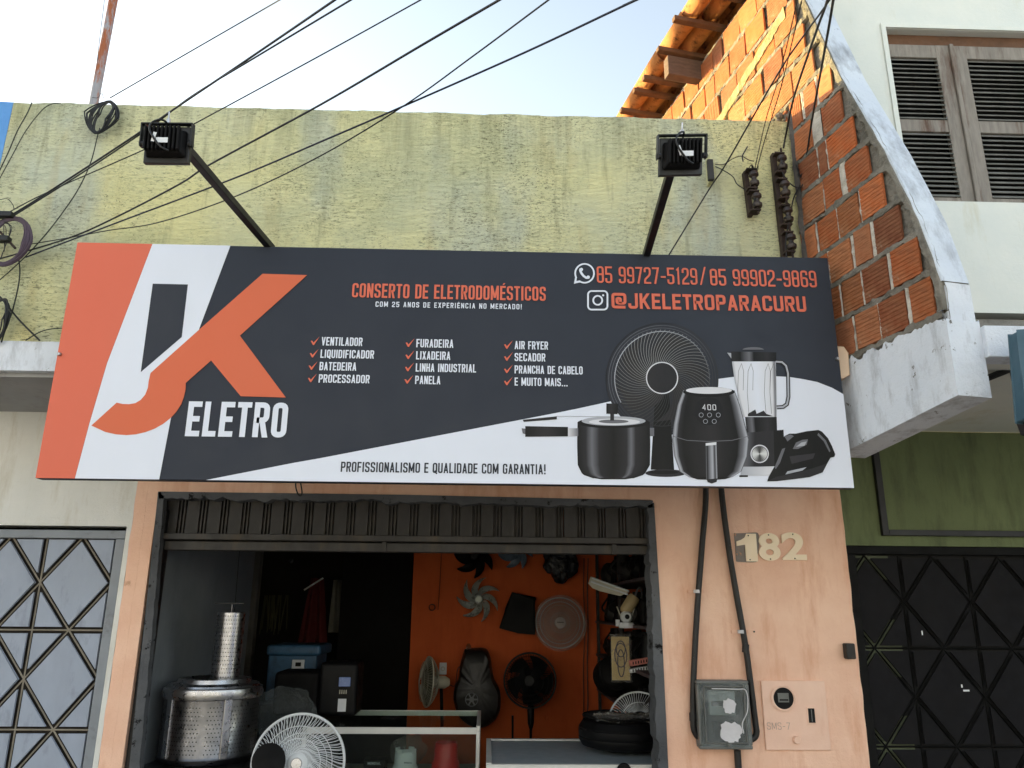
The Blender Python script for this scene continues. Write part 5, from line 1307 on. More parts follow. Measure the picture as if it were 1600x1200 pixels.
for a_ in (R(232), R(306)):
    d_ = Vector((math.cos(a_), math.sin(a_), 0)); bevel(MB().obox(dc+d_*(dr+.0)+Vector((0, 0, (dz0+dz1)/2-.03)), Vector((-d_.y, d_.x, 0)), d_, Z, .022, .006, .15).obj('seam_strip', STEEL, dm), .004)
bt = Vector((dc.x, dc.y, 0))
tag(bevel(MB().box(-1.845, -1.17, .16, .72, 0, .775).obj('metal_cabinet', STEELD), .01), 'low steel cabinet carrying the washing machine drum', 'cabinet')
cy = thing('perforated_cylinder', 'tall shiny perforated metal cylinder standing on the washing machine drum', 'cylinder', (dc.x+.02, dc.y, dz1))
c0 = Vector((dc.x+.045, dc.y+.03, dz1-.008)); hh_ = at(345, 955, .45).z-dz1
MB().lathe([(.075, 0), (.079, .004), (.079, hh_), (.075, hh_+.002)], c0, (0, 0, 1), 36).obj('sleeve', STEEL, cy, True)
m = MB()
for row in range(16):
    for k in range(18):
        a_ = R(180+k*10+(5 if row % 2 else 0)); d_ = Vector((math.cos(a_), math.sin(a_), 0)); m.disc(c0+d_*.0796+Vector((0, 0, .015+row*hh_/16.5)), d_, .0032, 6)
stuff(m.obj('sleeve_holes', HOLE, cy))
MB().tube([c0+Vector((.0, 0, hh_)), c0+Vector((0, 0, hh_+.05))], .004, 6).obj('stem', STEELD, cy)
MB().box(c0.x-.10, c0.x+.07, c0.y-.01, c0.y+.01, c0.z+hh_+.05, c0.z+hh_+.055).obj('top_bar', BLACKP, cy)
tag(MB().tube(bez([at(375, 852, 1.2), at(371, 900, 1.2), at(367, 950, 1.1), at(366, 985, 1.0)], 6), .002, 4).obj('hanging_wire', CABLE), 'thin wire hanging down the grey interior wall behind the cylinder', 'wire')
# --- white fan guard in front
fc_ = at(466, 1192, .22)
wf = thing('white_fan', 'white fan with spiral guard standing low beside the washing machine drum', 'fan', fc_-Vector((0, 0, .26)))
ax_ = Vector((.10, -1, .12)).normalized(); fr_ = .243
stuff(guard(MB(), fc_, -ax_, fr_, 84, .075, .0019, .75, .2, (.5, .75)).obj('guard_wires', WPLAS, wf))
MB().ring(fc_, ax_, fr_, .0075, 60, 6).obj('guard_ring', WPLAS, wf, True)
MB().lathe([(0, .085), (.04, .084), (.052, .076), (.056, .068)], fc_, ax_, 30).obj('centre_badge', WPLAS, wf, True)
MB().lathe([(0, .094), (.026, .093), (.03, .084)], fc_, ax_, 20).obj('badge_cap', STEEL, wf, True)
stuff(guard(MB(), fc_-ax_*.01, ax_, fr_, 60, .06, .0018, -.5, .2, (.6,)).obj('rear_guard_wires', WPLAS, wf))
MB().tube([fc_-ax_*.08, Vector((fc_.x, fc_.y+.09, .3)), Vector((fc_.x, fc_.y+.09, 0.02))], .018, 8).obj('stand', WPLAS, wf)
MB().lathe([(0, 0), (.17, 0), (.17, .015), (.03, .04)], (fc_.x, fc_.y+.09, .002), (0, 0, 1), 30).obj('base', WPLAS, wf, True)
bb = at(420, 1190, .10); tag(MB().lathe([(0, -.05), (.06, -.05), (.085, -.02), (.085, .04), (0, .06)], bb, (.2, -1, .3), 26).obj('black_motor', BPLASM, smooth=True), 'round black motor cover in front of the white fan at the bottom edge', 'motor')
# --- plastic bag
bc = at(447, 1112, .85)
def bagf(u, v):
    a_ = 2*math.pi*u; t_ = math.pi*v; p = Vector((math.cos(a_)*math.sin(t_)*.19, math.sin(a_)*math.sin(t_)*.14, math.cos(t_)*.15))
    k = 1+.26*noise.noise(p*9)+.14*abs(noise.noise(p*30))+.1*abs(noise.noise(p*60)); return bc+p*k+Vector((0, 0, -.02))
tag(MB().grid(bagf, 110, 70).obj('plastic_bag', PBAG), 'crumpled clear plastic bag between the drum and the white fan', 'bag')
tag(bevel(MB().box(bc.x-.2, bc.x+.18, .72, 1.05, 0, .78).obj('dark_crate', BPLASM), .01), 'dark crate under the crumpled plastic bag', 'crate')
# --- blue machine
A_, B_ = at(412, 1095, 1.7), at(500, 1008, 1.7)
bm = thing('blue_machine', 'blue painted machine with a white switch plate behind the drum', 'machine', ((A_.x+B_.x)/2, 1.9, A_.z))
bevel(MB().box(A_.x, B_.x-.02, 1.72, 2.1, A_.z, B_.z-.07).obj('body', BLUEM, bm), .012, 3)
bevel(MB().box(A_.x-.01, B_.x+.01, 1.68, 2.14, B_.z-.075, B_.z).obj('top_cover', BLUEM, bm), .022, 3)
P = at(465, 1040, 1.69); bevel(MB().box(P.x-.045, P.x+.045, 1.700, 1.718, P.z-.05, P.z+.04).obj('switch_plate', WPLAS, bm), .003)
bevel(MB().box(P.x-.018, P.x+.022, 1.692, 1.6995, P.z-.005, P.z+.022).obj('switch', BPLAS, bm), .002)
MB().lathe([(0, 0), (.018, 0), (.018, .012), (.01, .016), (0, .016)], (P.x+.045, 1.700, P.z-.04), (0, -1, 0), 16).obj('knob', WPLASD, bm)
for k in range(3): MB().lathe([(0, 0), (.006, 0), (.006, .006)], (P.x-.03+k*.018, 1.7, P.z-.035), (0, -1, 0), 8).obj('button', BPLAS, bm)
tag(bevel(MB().box(A_.x-.05, B_.x+.1, 1.5, 2.2, 0, A_.z-.002).obj('work_table', BLACKD), .01), 'dark work table under the blue machine', 'table')
# --- clothes and tools in the dark back room
for x_, c_, w_, lab in ((-1.62, 'olive', .16, 'bundle of long yellowish rods hanging in the dark back room'), (-1.0, 'red', .2, 'dark red cloth hanging in the dark back room')):
    if c_ == 'olive':
        m = MB()
        for k in range(16): 
            q = at(418+RND.uniform(-6, 34), 930, 3.4); m.tube([q+Vector((0, RND.uniform(-.05, .05), 0)), q+Vector((RND.uniform(-.03, .03), 0, -.32+RND.uniform(-.05, .05)))], .006, 4)
        tag(m.obj('hanging_rods', simple('olive_plastic', lin((84, 80, 50)), .3, .5)), lab, 'rods')
    else:
        q = at(492, 950, 3.4)
        tag(MB().grid(lambda u, v: q+Vector(((u-.5)*(.12+.16*v), .03*math.sin(u*14), .28-.62*v)), 16, 8).obj('hanging_cloth', DARKRED), lab, 'cloth')
q = at(527, 940, 3.3); tag(MB().grid(lambda u, v: q+Vector(((u-.5)*(.10+.14*v)+.05*v, .03*math.sin(u*11), .2-.48*v)), 12, 6).obj('hanging_cloth', simple('grey_cloth', lin((120, 118, 108)), .2, .9)), 'pale grey cloth hanging beside the dark red cloth', 'cloth')
q = at(499, 912, 3.2); tag(MB().tube([at(475, 922, 3.2), at(505, 903, 3.2)], .008, 6).obj('wall_rod', ALUM), 'thin slanted rod high in the dark back room', 'rod')
q = at(456, 877, 3.2); tag(MB().lathe([(0, 0), (.018, .01), (.02, .03), (0, .05)], q, (0, -1, 0), 12).obj('small_lamp', STEEL, smooth=True), 'tiny shiny round lamp high in the dark back room', 'lamp')
# --- tall black dispenser
A_, B_ = at(500, 1138, 1.35), at(566, 1045, 1.35)
dsp = thing('coffee_machine', 'tall black countertop machine with a pale blue window and white sticker', 'machine', ((A_.x+B_.x)/2, 1.25, .9))
zc_ = .905; bx0, bx1, btop = A_.x, B_.x, at(535, 1035, 1.2).z
bevel(MB().box(bx0, bx1, 1.18, 1.46, zc_, btop).obj('body', BPLAS, dsp), .03, 4)
P0, P1 = at(531, 1073, 1.17), at(547, 1058, 1.17); bevel(MB().box(P0.x-.01, P1.x+.005, 1.168, 1.1775, P0.z, P1.z).obj('window', simple('pale_blue_window', lin((110, 132, 186)), .05, .25), dsp), .006)
for k in range(4): MB().box(P0.x-.002+k*.014, P0.x+.004+k*.014, 1.172, 1.1782, P0.z-.045, P0.z-.02).obj('button', WPLASD, dsp)
P0, P1 = at(527, 1112, 1.17), at(541, 1092, 1.17); MB().box(P0.x, P1.x, 1.172, 1.1785, P0.z, P1.z).obj('sticker', LABELW, dsp)
tag(bevel(MB().box(bx0-.3, bx0+.0, 1.2, 1.5, .905, btop-.06).obj('black_appliance', BPLASM), .03, 3), 'dark appliance left of the machine with the white sticker', 'appliance')
# --- glass showcase
SXa, SXb, Ya, Yb_ = -1.12, -.035, .80, 1.55; ZC = .905
sc = thing('glass_showcase', 'white framed glass showcase counter inside the shop left of centre', 'showcase', ((SXa+SXb)/2, Ya, 0))
t_ = .022
for nm, b in (('frame_rail', (SXa, SXb, Yb_-t_, Yb_, ZC-.035, ZC)), ('frame_rail', (SXb-t_, SXb, Ya, Yb_-t_-.001, ZC-.03, ZC-.001)), ('frame_rail', (SXa, SXb-t_, Ya, Ya+.012, ZC-.05, ZC-.012)),
              ('post', (SXb-t_, SXb, Ya, Ya+t_, 0, ZC-.031)), ('post', (SXb-t_, SXb, Yb_-t_, Yb_, 0, ZC-.036)), ('post', (SXa, SXa+t_, Ya, Ya+t_, 0, ZC-.051)),
              ('side_panel', (SXb-.016, SXb-.004, Ya+t_, Yb_-t_, .1, ZC-.031))):
    bevel(MB().box(*b).obj(nm, ALUM, sc), .002, 1)
MB().box(SXa+.003, SXb-t_-.001, Ya+.002, Yb_-t_-.001, ZC-.011, ZC-.005).obj('glass_top', GLASS, sc)
MB().box(SXa+.003, SXb-t_-.001, Ya+.003, Ya+.008, .1, ZC-.052).obj('glass_front', GLASS, sc)
MB().box(SXa, SXb, Ya+.02, Yb_-.02, .55, .562).obj('shelf', WPLASD, sc)
MB().box(SXa, SXb, Yb_-.03, Yb_-.024, .02, .55).obj('back_panel', DARK_IN, sc)
MB().box(SXa, SXb, Ya+.01, Yb_-.01, .0, .08).obj('plinth', ALUM, sc)
P = at(612, 1130, 1.15); tag(MB().prism([(P.x-.07, 1.1, .901), (P.x+.03, 1.06, .901), (P.x+.08, 1.13, .901), (P.x-.03, 1.17, .901)], (0, 0, .012)).obj('dark_leaflet', BPLASM), 'dark flat leaflet lying on the glass showcase top', 'leaflet')
# blender bases inside the showcase, on the shelf
def jar(name, label, cat, px, Y, mat, h, r, extra=None):
    P = at(px, 1175, Y); c = Vector((P.x, Y, .563))
    L = thing(name, label, cat, c)
    MB().lathe([(0, 0), (r*1.15, 0), (r*1.2, h*.12), (r*1.05, h*.45), (r*.92, h*.55), (r*.9, h*.93), (r*.82, h), (r*.78, h*.93), (r*.7, h*.6)], c, (0, 0, 1), 32).obj('body', mat, L, True)
    return L, c
L, c = jar('blender_base', 'white blender base with a collar inside the glass showcase', 'blender', 634, 1.0, WPLAS, .165, .075)
for a_ in (60, 150, 240, 330): 
    d_ = Vector((math.cos(R(a_)), math.sin(R(a_)), 0)); bevel(MB().obox(c+d_*.062+Vector((0, 0, .168)), Vector((-d_.y, d_.x, 0)), d_, Z, .02, .005, .014).obj('collar_tooth', WPLAS, L), .002)
m = MB(); text(m, 'MONDIAL', c.x-.0, c.x+.05, c.z+.105, c.z+.115, lin((60, 60, 66)), 1.0-.0755, tr=.18, wr=.6, gap=.2); m.obj('lettering', PRINT, L)
L, c = jar('red_kettle', 'red plastic jug base with black panel inside the glass showcase', 'jug', 697, 1.02, REDPL, .215, .082)
bevel(MB().box(c.x-.03, c.x+.05, 1.02-.098, 1.02-.085, c.z+.01, c.z+.075).obj('black_panel', BPLAS, L), .004)
P = at(588, 1188, 1.0); tk = thing('dark_box', 'dark box with small white lettering inside the glass showcase', 'box', (P.x, 1.0, .563))
bevel(MB().box(P.x-.075, P.x+.06, .98, 1.1, .563, .68).obj('carton', BPLASM, tk), .004)
m = MB(); text(m, 'MONDIAL', P.x-.05, P.x+.03, .652, .667, lin((210, 214, 220)), .978, tr=.18, wr=.6, gap=.2); m.obj('lettering', PRINT, tk)
pc = at(640, 1155, 1.28)
tag(MB().grid(lambda u, v: (lambda p: Vector((pc.x, 1.28, .68))+p*(1+.3*noise.noise(p*16)))(Vector((math.cos(6.283*u)*math.sin(math.pi*v)*.12, math.sin(6.283*u)*math.sin(math.pi*v)*.08, math.cos(math.pi*v)*.10))), 40, 24).obj('wrapped_parts', PWRAP), 'clear wrapped bundle of parts behind the white blender base', 'bundle')
# --- second counter
C2a, C2b = at(760, 1155, 1.0).x, .918
c2 = thing('white_counter', 'white topped counter inside the shop right of the showcase', 'counter', ((C2a+C2b)/2, .25, 0))
CZ2 = .80
bevel(MB().box(C2a, C2b+.5, .965, 1.0, CZ2-.04, CZ2+.004).obj('back_rail', ALUM, c2), .002, 1)
bevel(MB().box(C2a, C2a+.03, .18, .964, CZ2-.04, CZ2+.003).obj('side_rail', ALUM, c2), .002, 1)
MB().box(C2a+.031, C2b+.5, .2, .964, CZ2-.03, CZ2-.004).obj('counter_top', simple('worn_grey_top', lin((150, 160, 166)), .03, .45), c2)
MB().box(C2a+.01, C2b+.5, .215, .95, .02, CZ2-.031).obj('cabinet', WPLASD, c2)
bevel(MB().box(C2a, C2b+.5, .165, .199, CZ2-.045, CZ2-.002).obj('front_rail', ALUM, c2), .002, 1)
MB().box(C2a+.02, C2b+.5, .16, .1649, CZ2-.2, CZ2-.052).obj('front_panel', ALUM, c2)
# --- things on the orange wall
YO = 2.93
fan_blades('fan_blade', 'silver seven bladed fan rotor on the orange wall', at(748, 936, 2.88), (0, 1, .12), Z, .20, 7, SILVER, .2, 58, wid=.36)
fan_blades('fan_blade', 'glossy black fan rotor half hidden by the door head', at(742, 868, 2.88), (.1, 1, .2), Z, .205, 7, BPLAS, .5, 50, wid=.5)
fan_blades('fan_blade', 'blue grey fan rotor half hidden by the door head', at(806, 862, 2.88), (0, 1, .25), Z, .165, 7, BLUEG, .1, 50, wid=.5)
q = at(876, 875, 2.88)
tag(MB().grid(lambda u, v: (lambda p: q+p*(1+.25*noise.noise(p*18)))(Vector((math.cos(6.283*u)*math.sin(math.pi*v)*.155, math.sin(6.283*u)*math.sin(math.pi*v)*.06, math.cos(math.pi*v)*.19))), 40, 24).obj('wrapped_bundle', simple('dark_wrapped_plastic', lin((36, 38, 44)), .4, .25, bump=.01, bscale=30)), 'dark plastic wrapped bundle at the top right of the orange wall', 'bundle')
# air fryer basket
af = thing('fryer_basket', 'black air fryer shell hanging tilted between rotor and round grille', 'air fryer', at(811, 985, 2.86))
P = [at(x, y, 2.82) for x, y in ((802, 929), (835, 936), (836, 960), (833, 988), (810, 986), (784, 979), (790, 950))]
bevel(MB().prism(P, (0, .13, 0)).obj('shell', simple('glossy_black_shell', lin((11, 11, 12)), 0, .55, spec=.15), af), .02, 3)
P = [at(x, y, 2.815) for x, y in ((804, 937), (828, 942), (827, 958), (800, 953))]
bevel(MB().prism(P, (0, .012, 0)).obj('front_panel', BPLASM, af), .004)
# round wrapped guard
gc = at(875, 973, 2.86); rg = thing('round_grille', 'round white fan grille wrapped in dusty clear plastic on the orange wall', 'fan grille', gc-Vector((0, 0, .24)))
stuff(guard(MB(), gc, (0, 1, 0), .215, 70, .03, .0016, .3, .15, (.4, .7)).obj('grille_wires', WPLASD, rg))
MB().ring(gc, (0, 1, 0), .215, .006, 48, 5).obj('outer_ring', WPLAS, rg, True)
MB().ring(gc, (0, 1, 0), .18, .003, 48, 4).obj('inner_ring', WPLAS, rg, True)
MB().lathe([(0, .035), (.045, .034), (.05, .026)], gc, (0, -1, 0), 24).obj('label_disc', WPLAS, rg, True)
MB().box(gc.x-.03, gc.x+.03, gc.y-.0375, gc.y-.0362, gc.z-.001, gc.z+.009).obj('printed_strip', BPLASM, rg)
def wrapf(u, v):
    a_ = 6.283*u; rr = .24*v*(1+.03*noise.noise(Vector((math.cos(a_)*3, math.sin(a_)*3, 0)))); return gc+Vector((math.cos(a_)*rr, -.045+.02*v+.012*noise.noise(Vector((math.cos(a_)*rr*30, math.sin(a_)*rr*30, 4))), math.sin(a_)*rr))
MB().grid(wrapf, 48, 12).obj('plastic_wrap', glassy('cloudy_plastic_wrap', (0.8, 0.72, 0.68), 0.35, 0.78, 0, .8), rg)
# hook wire
tag(MB().tube(bez([at(690, 856, 2.95), at(688, 900, 2.95), at(685, 945, 2.95), at(684, 953, 2.95)], 5), .0025, 4).obj('wall_wire', CABLE), 'thin dark wire hanging straight down the orange wall', 'wire')
c = at(675, 949, 2.95); tag(MB().ring(c, (0, 1, 0), .026, .005, 20, 5).obj('wall_ring', RUST), 'small dark ring hanging on the orange wall beside the wire', 'ring')
# --- pedestal style wall fan seen from the side
ww = thing('wall_fan', 'yellowed white fan seen from the side at the left end of the orange wall', 'fan', at(676, 1135, 2.7))
c = at(668, 1065, 2.66); ax_ = Vector((-.93, -.30, .05)).normalized()
stuff(guard(MB(), c, -ax_, .20, 50, .06, .0016, .4, .15, (.5, .8)).obj('front_guard', WPLASD, ww)); stuff(guard(MB(), c-ax_*.012, ax_, .20, 50, .07, .0016, -.4, .2, (.6,)).obj('rear_guard', WPLASD, ww))
MB().ring(c, ax_, .20, .007, 40, 5).obj('guard_ring', WPLASD, ww, True)
MB().lathe([(0, -.055), (.05, -.05), (.19, -.012), (.19, .0), (.05, .04), (0, .045)], c, ax_, 30).obj('blades', simple('smoky_blade', lin((90, 90, 78)), .1, .3), ww, True)
MB().lathe([(0, 0), (.035, 0), (.052, .03), (.052, .10), (.03, .14), (0, .145)], c-ax_*.05, -ax_, 24).obj('motor', WPLASD, ww, True)
MB().tube([c-ax_*.12, c-ax_*.14+Vector((0, 0, -.35))], .014, 8).obj('stem', BPLASM, ww)
MB().tube(bez([c-ax_*.16, c-ax_*.24+Vector((0, .03, -.03)), at(715, 1046, 2.7), at(722, 1040, 2.75)], 6), .004, 5).obj('cord', CABLE, ww)
c = at(692, 1045, 2.96); sp = thing('switch_plate', 'small white switch plate on the orange wall behind the side view fan', 'switch', c)
bevel(MB().box(c.x-.032, c.x+.032, 2.97, 2.9985, c.z-.05, c.z+.05).obj('plate', WPLAS, sp), .004); MB().ring((c.x, 2.968, c.z), (0, 1, 0), .016, .003, 16, 4).obj('socket_ring', WPLASD, sp)
# --- bagged guitar shaped fan
gz = thing('wrapped_fan', 'black fan in a dark plastic bag with a round vented badge', 'fan', at(743, 1130, 2.7))
L_ = [(725, 1016), (755, 1014), (765, 1024), (769, 1045), (772, 1062), (782, 1085), (782, 1110), (774, 1128), (756, 1140), (735, 1138), (716, 1122), (708, 1098), (709, 1078), (716, 1060), (718, 1040)]
P = [at(x, y, 2.62) for x, y in L_]; cc = sum(P, Vector())/len(P)
PP = bez(P+[P[0]], 5)[:-1]; m = MB(); rings = [(1.0, .22), (1.0, .12), (.96, .05), (.86, .015), (.6, .0), (.25, -.01)]
N = len(PP); vs = []
for k_, d_ in rings: vs += [cc+(p-cc)*k_+Vector((0, d_+.008*noise.noise(p*20), 0)) for p in PP]
fs = [(r_*N+i, r_*N+(i+1) % N, (r_+1)*N+(i+1) % N, (r_+1)*N+i) for r_ in range(len(rings)-1) for i in range(N)]+[tuple((len(rings)-1)*N+i for i in range(N))]
m.add(vs, fs).obj('bagged_body', simple('dark_bag_plastic', lin((24, 22, 23)), .3, .45, bump=.006, bscale=25), gz, True)
c = at(737, 1093, 2.60)
MB().ring(c, (0, 1, 0), .052, .004, 28, 4).obj('badge_ring', simple('badge_grey', lin((110, 112, 116)), .1, .5), gz)
for k in range(6):
    a_ = k*math.pi/3; d_ = Vector((math.cos(a_), 0, math.sin(a_))); MB().obox(c+d_*.03, d_, Y_, d_.cross(Y_), .022, .003, .006).obj('badge_spoke', MATS['badge_grey'], gz)
MB().lathe([(0, 0), (.02, 0), (.02, .006), (0, .006)], c, (0, -1, 0), 16).obj('badge_centre', MATS['badge_grey'], gz)
tag(MB().lathe([(0, 0), (.022, 0), (.022, .03), (.01, .05)], at(732, 1015, 2.7), (0, 0, 1), 10).obj('bag_knot', PBAG), 'knot of clear plastic on top of the wrapped black fan', 'bag knot')
# --- black pedestal fan
c = at(828, 1063, 2.55); pf = thing('pedestal_fan', 'black pedestal fan with round guard in front of the orange wall', 'fan', Vector((c.x, 2.62, 0)))
ax_ = Vector((-.12, -1, .02)).normalized()
stuff(guard(MB(), c, -ax_, .215, 120, .07, .0026, .5, .2, (.35, .55, .75, .9)).obj('front_guard', BPLAS, pf)); stuff(guard(MB(), c-ax_*.02, ax_, .215, 60, .08, .002, -.4, .2, (.6,)).obj('rear_guard', BPLAS, pf))
MB().ring(c, ax_, .217, .008, 48, 6).obj('guard_ring', BPLAS, pf, True)
MB().lathe([(0, .08), (.04, .078), (.05, .065)], c, ax_, 24).obj('badge', BPLAS, pf, True)
for k in range(5):
    a0 = k*2*math.pi/5; x_ = ax_.orthogonal().normalized(); y_ = ax_.cross(x_)
    MB().grid(lambda u, v: c+(x_*math.cos(a0+.5*u+v*.95)+y_*math.sin(a0+.5*u+v*.95))*(.04+.15*u)+ax_*(.02-(v)*.05), 8, 5).obj('blade', BPLASM, pf, True)
MB().lathe([(0, 0), (.05, .0), (.055, .03), (.05, .1), (0, .12)], c-ax_*.05, -ax_, 20).obj('motor', BPLASM, pf, True)
b_ = Vector((c.x+.01, 2.6, 0))
MB().tube([Vector((b_.x, b_.y, c.z-.18)), Vector((b_.x, b_.y, c.z-.22)), Vector((b_.x, b_.y, c.z-.34)), Vector((b_.x, b_.y, c.z-.38))], lambda t_: [.018, .030, .026, .014][min(3, int(t_*3.01))], 12).obj('control_head', BPLAS, pf, True)
MB().tube([Vector((b_.x, b_.y, c.z-.36)), Vector((b_.x, b_.y, .03))], .011, 8).obj('pole', BPLAS, pf)
MB().lathe([(0, 0), (.19, 0), (.19, .015), (.03, .05)], (b_.x, b_.y, .003), (0, 0, 1), 30).obj('base', BPLAS, pf, True)
tag(MB().tube([at(801, 1118, 2.5), at(801, 1165, 2.5)], .009, 8).obj('thin_post', BPLAS), 'thin black post standing left of the pedestal fan pole', 'post')
c = at(854, 1122, 2.98); tag(MB().lathe([(0, 0), (.02, 0), (.02, .012), (.008, .02), (0, .02)], c, (0, -1, 0), 14).obj('wall_hook', ORANGE_IN), 'small painted hook on the orange wall right of the pedestal fan', 'hook')
cr = [(913, 872), (912, 920), (914, 980), (912, 1040), (913, 1100), (910, 1150)]
for dx, nm in ((0, 'brownish cord running down the orange wall beside the round grille'), (5, 'second cord next to the brownish cord on the orange wall')):
    tag(MB().tube(bez([at(x+dx+RND.uniform(-1, 1), y, 2.97) for x, y in cr], 6), .005, 5).obj('power_cord', simple('brown_cord', lin((92, 52, 36)), .3, .7) if dx == 0 else CABLE), nm, 'cord')
# --- shelves on the right side wall
sh = thing('wall_shelving', 'dark shelving crowded with spare parts on the right side wall of the shop', 'shelves', (1.3, 2.0, 0))
SHZ = (.93, 1.22, 1.50, 1.80)
for z_ in SHZ: bevel(MB().box(.98, 1.598, .45, 2.95, z_-.02, z_).obj('shelf_board', simple('purplish_shelf_%d' % int(z_*100), lin((74, 60, 62)), .2, .7), sh), .003)
for y_ in (.47, 1.7, 2.93): MB().box(.99, 1.015, y_-.015, y_+.015, 0, 2.2).obj('upright', BLACKD, sh)
names = ['fan motor', 'mixer', 'iron', 'radio', 'blender jar', 'drill']
k = 0
for zi, z_ in enumerate(SHZ):
    y_ = .52; j_ = 0
    while y_ < 2.85:
        w_ = RND.uniform(.12, .2); h_ = RND.uniform(.19, .26); x_ = RND.uniform(.99, 1.08)
        sh_ = k % 3; c_ = Vector((x_+.13, y_+w_/2, z_))
        L = thing('spare_part', ('%s %s on the %s shelf board, %s' % (('boxy dark', 'jug shaped dark', 'round dark')[sh_], ('motor housing', 'plastic body', 'fan part')[sh_], ('lowest', 'second', 'third', 'topmost')[zi], 'nearest the door jamb' if j_ == 0 else 'item %s from the jamb' % ('second', 'third', 'fourth', 'fifth', 'sixth', 'seventh', 'eighth', 'ninth', 'tenth', 'eleventh', 'twelfth', 'thirteenth', 'fourteenth', 'fifteenth', 'sixteenth', 'seventeenth', 'eighteenth')[j_-1])), 'appliance part', c_, 'dark spare parts piled on the shelves')
        mt = (BPLASM, BPLAS, BLACKD)[RND.randrange(3)]
        if sh_ == 0:
            bevel(MB().box(x_, x_+.26, y_, y_+w_, z_+.001, z_+h_*.7, .008).obj('housing', mt, L), .02, 3)
            MB().lathe([(0, 0), (w_*.25, 0), (w_*.22, .05), (0, .05)], (x_+.12, y_+w_/2, z_+h_*.7), (0, 0, 1), 14).obj('cap', mt, L, True)
        elif sh_ == 1:
            MB().lathe([(0, 0), (w_*.48, 0), (w_*.5, h_*.2), (w_*.36, h_*.6), (w_*.3, h_), (0, h_*1.02)], (x_+.09, y_+w_/2, z_+.001), (0, 0, 1), 20).obj('housing', mt, L, True)
            MB().tube(bez([(x_+.09-w_*.4, y_+w_/2, z_+h_*.3), (x_-.02, y_+w_/2, z_+h_*.5), (x_+.09-w_*.3, y_+w_/2, z_+h_*.85)], 5), .009, 6).obj('handle', mt, L, True)
        else:
            MB().lathe([(0, -.06), (w_*.3, -.06), (w_*.5, -.02), (w_*.5, .06), (w_*.2, .1), (0, .1)], (x_+.09, y_+w_/2, z_+w_*.52), (-1, -.5, .1), 20).obj('housing', mt, L, True)
            MB().box(x_+.04, x_+.14, y_+w_*.3, y_+w_*.7, z_+.001, z_+w_*.2).obj('foot', mt, L)
        y_ += w_+RND.uniform(.0, .02); k += 1; j_ += 1
# white hair straightener / fan stand lying across
hd = thing('white_lamp_head', 'long white plastic part with slotted head sticking out from the shelf', 'appliance part', at(960, 915, 1.3))
P0, P1 = at(924, 908, 1.3), at(981, 928, 1.1)
d_ = (P1-P0).normalized(); u_ = d_.cross(Y_).normalized()
if u_.z < 0: u_ = -u_
for off, tt in ((.022, .006), (-.004, .007)): MB().tube([P0+u_*off, P1+u_*off*.9], tt, 8).obj('arm_bar', WPLAS, hd, True)
m = MB(); N = 14
P = [P0+d_*(-.012)+u_*.026, P0+d_*.02+u_*.030, P1+u_*.012]+[P1+d_*-.05+u_*-.025, P0+d_*.10+u_*-.045, P0+d_*.03+u_*-.04, P0+d_*-.012+u_*-.02]
bevel(MB().prism(P, (0, .03, 0)).obj('head_shell', WPLASD, hd), .006)
P0, P1 = at(992, 932, 1.1), at(977, 955, 1.1)
MB().lathe([(0, 0), (.036, 0), (.044, .02), (.040, .12), (.03, .135), (0, .135)], P0, P1-P0, 20).obj('motor_shell', BEIGE, hd, True)
c = at(998, 923, 1.08); MB().tube(bez([c+Vector((-.03, 0, -.04)), c+Vector((0, 0, .02)), c+Vector((.02, 0, -.01)), c+Vector((.015, 0, -.05))], 5), .007, 6).obj('hook', STEELD, hd)
# white camera
P = at(979, 968, 1.08); cmr = thing('security_camera', 'small white security camera with antennas on the shelf', 'camera', P-Vector((0, 0, .06)))
MB().lathe([(0, -.055), (.05, -.055), (.056, -.045), (.046, -.02), (0, -.015)], P, (0, 0, 1), 24).obj('base', WPLAS, cmr, True)
MB().lathe([(0, .03), (.026, .03), (.04, .012), (.04, -.02), (0, -.03)], P+Vector((0, 0, .018)), (0, -1, 0), 24).obj('head', WPLAS, cmr, True)
MB().lathe([(0, .034), (.015, .033), (.017, .028)], P+Vector((0, 0, .018)), (0, -1, 0), 18).obj('lens', BPLAS, cmr, True)
for sx in (-1, 0, 1): MB().tube([P+Vector((sx*.038, .01, .02)), P+Vector((sx*.062, .01, .085-.03*(sx == 0)))], .004, 6).obj('antenna', WPLASD, cmr)
bevel(MB().box(P.x-.075, P.x-.048, P.y-.01, P.y+.01, P.z-.045, P.z+.0).obj('plug', WPLAS, cmr), .003)
# bagged belt card
P0, P1 = at(957, 1063, 1.05), at(983, 995, 1.05); bg_ = thing('belt_packet', 'clear packet with a yellow card and looped rubber belt hanging from the shelf', 'packet', ((P0.x+P1.x)/2, 1.05, P0.z))
cx_ = (P0.x+P1.x)/2
bevel(MB().box(P0.x, P1.x, 1.055, 1.068, P0.z, P1.z).obj('card', CARD, bg_), .002)
m = MB(); 
for q, (rx, rz, cz) in enumerate(((.040, .075, .07), (.022, .085, .02), (.03, .05, .11))):
    m.tube([(cx_+math.cos(a_*.3)*rx, 1.05-.002*q, (P0.z+P1.z)/2-.05+cz+math.sin(a_*.3)*rz) for a_ in range(21)], .0035, 5, True)
m.obj('rubber_belt', simple('dusty_belt', lin((70, 72, 92)), .2, .6), bg_)
MB().grid(lambda u, v: Vector((P0.x-.01+(P1.x-P0.x+.02)*u, 1.035+.01*noise.noise(Vector((u*8, v*14, 2))), P0.z-.012+(P1.z-P0.z+.03)*v)), 12, 24).obj('packet_film', PWRAP, bg_)
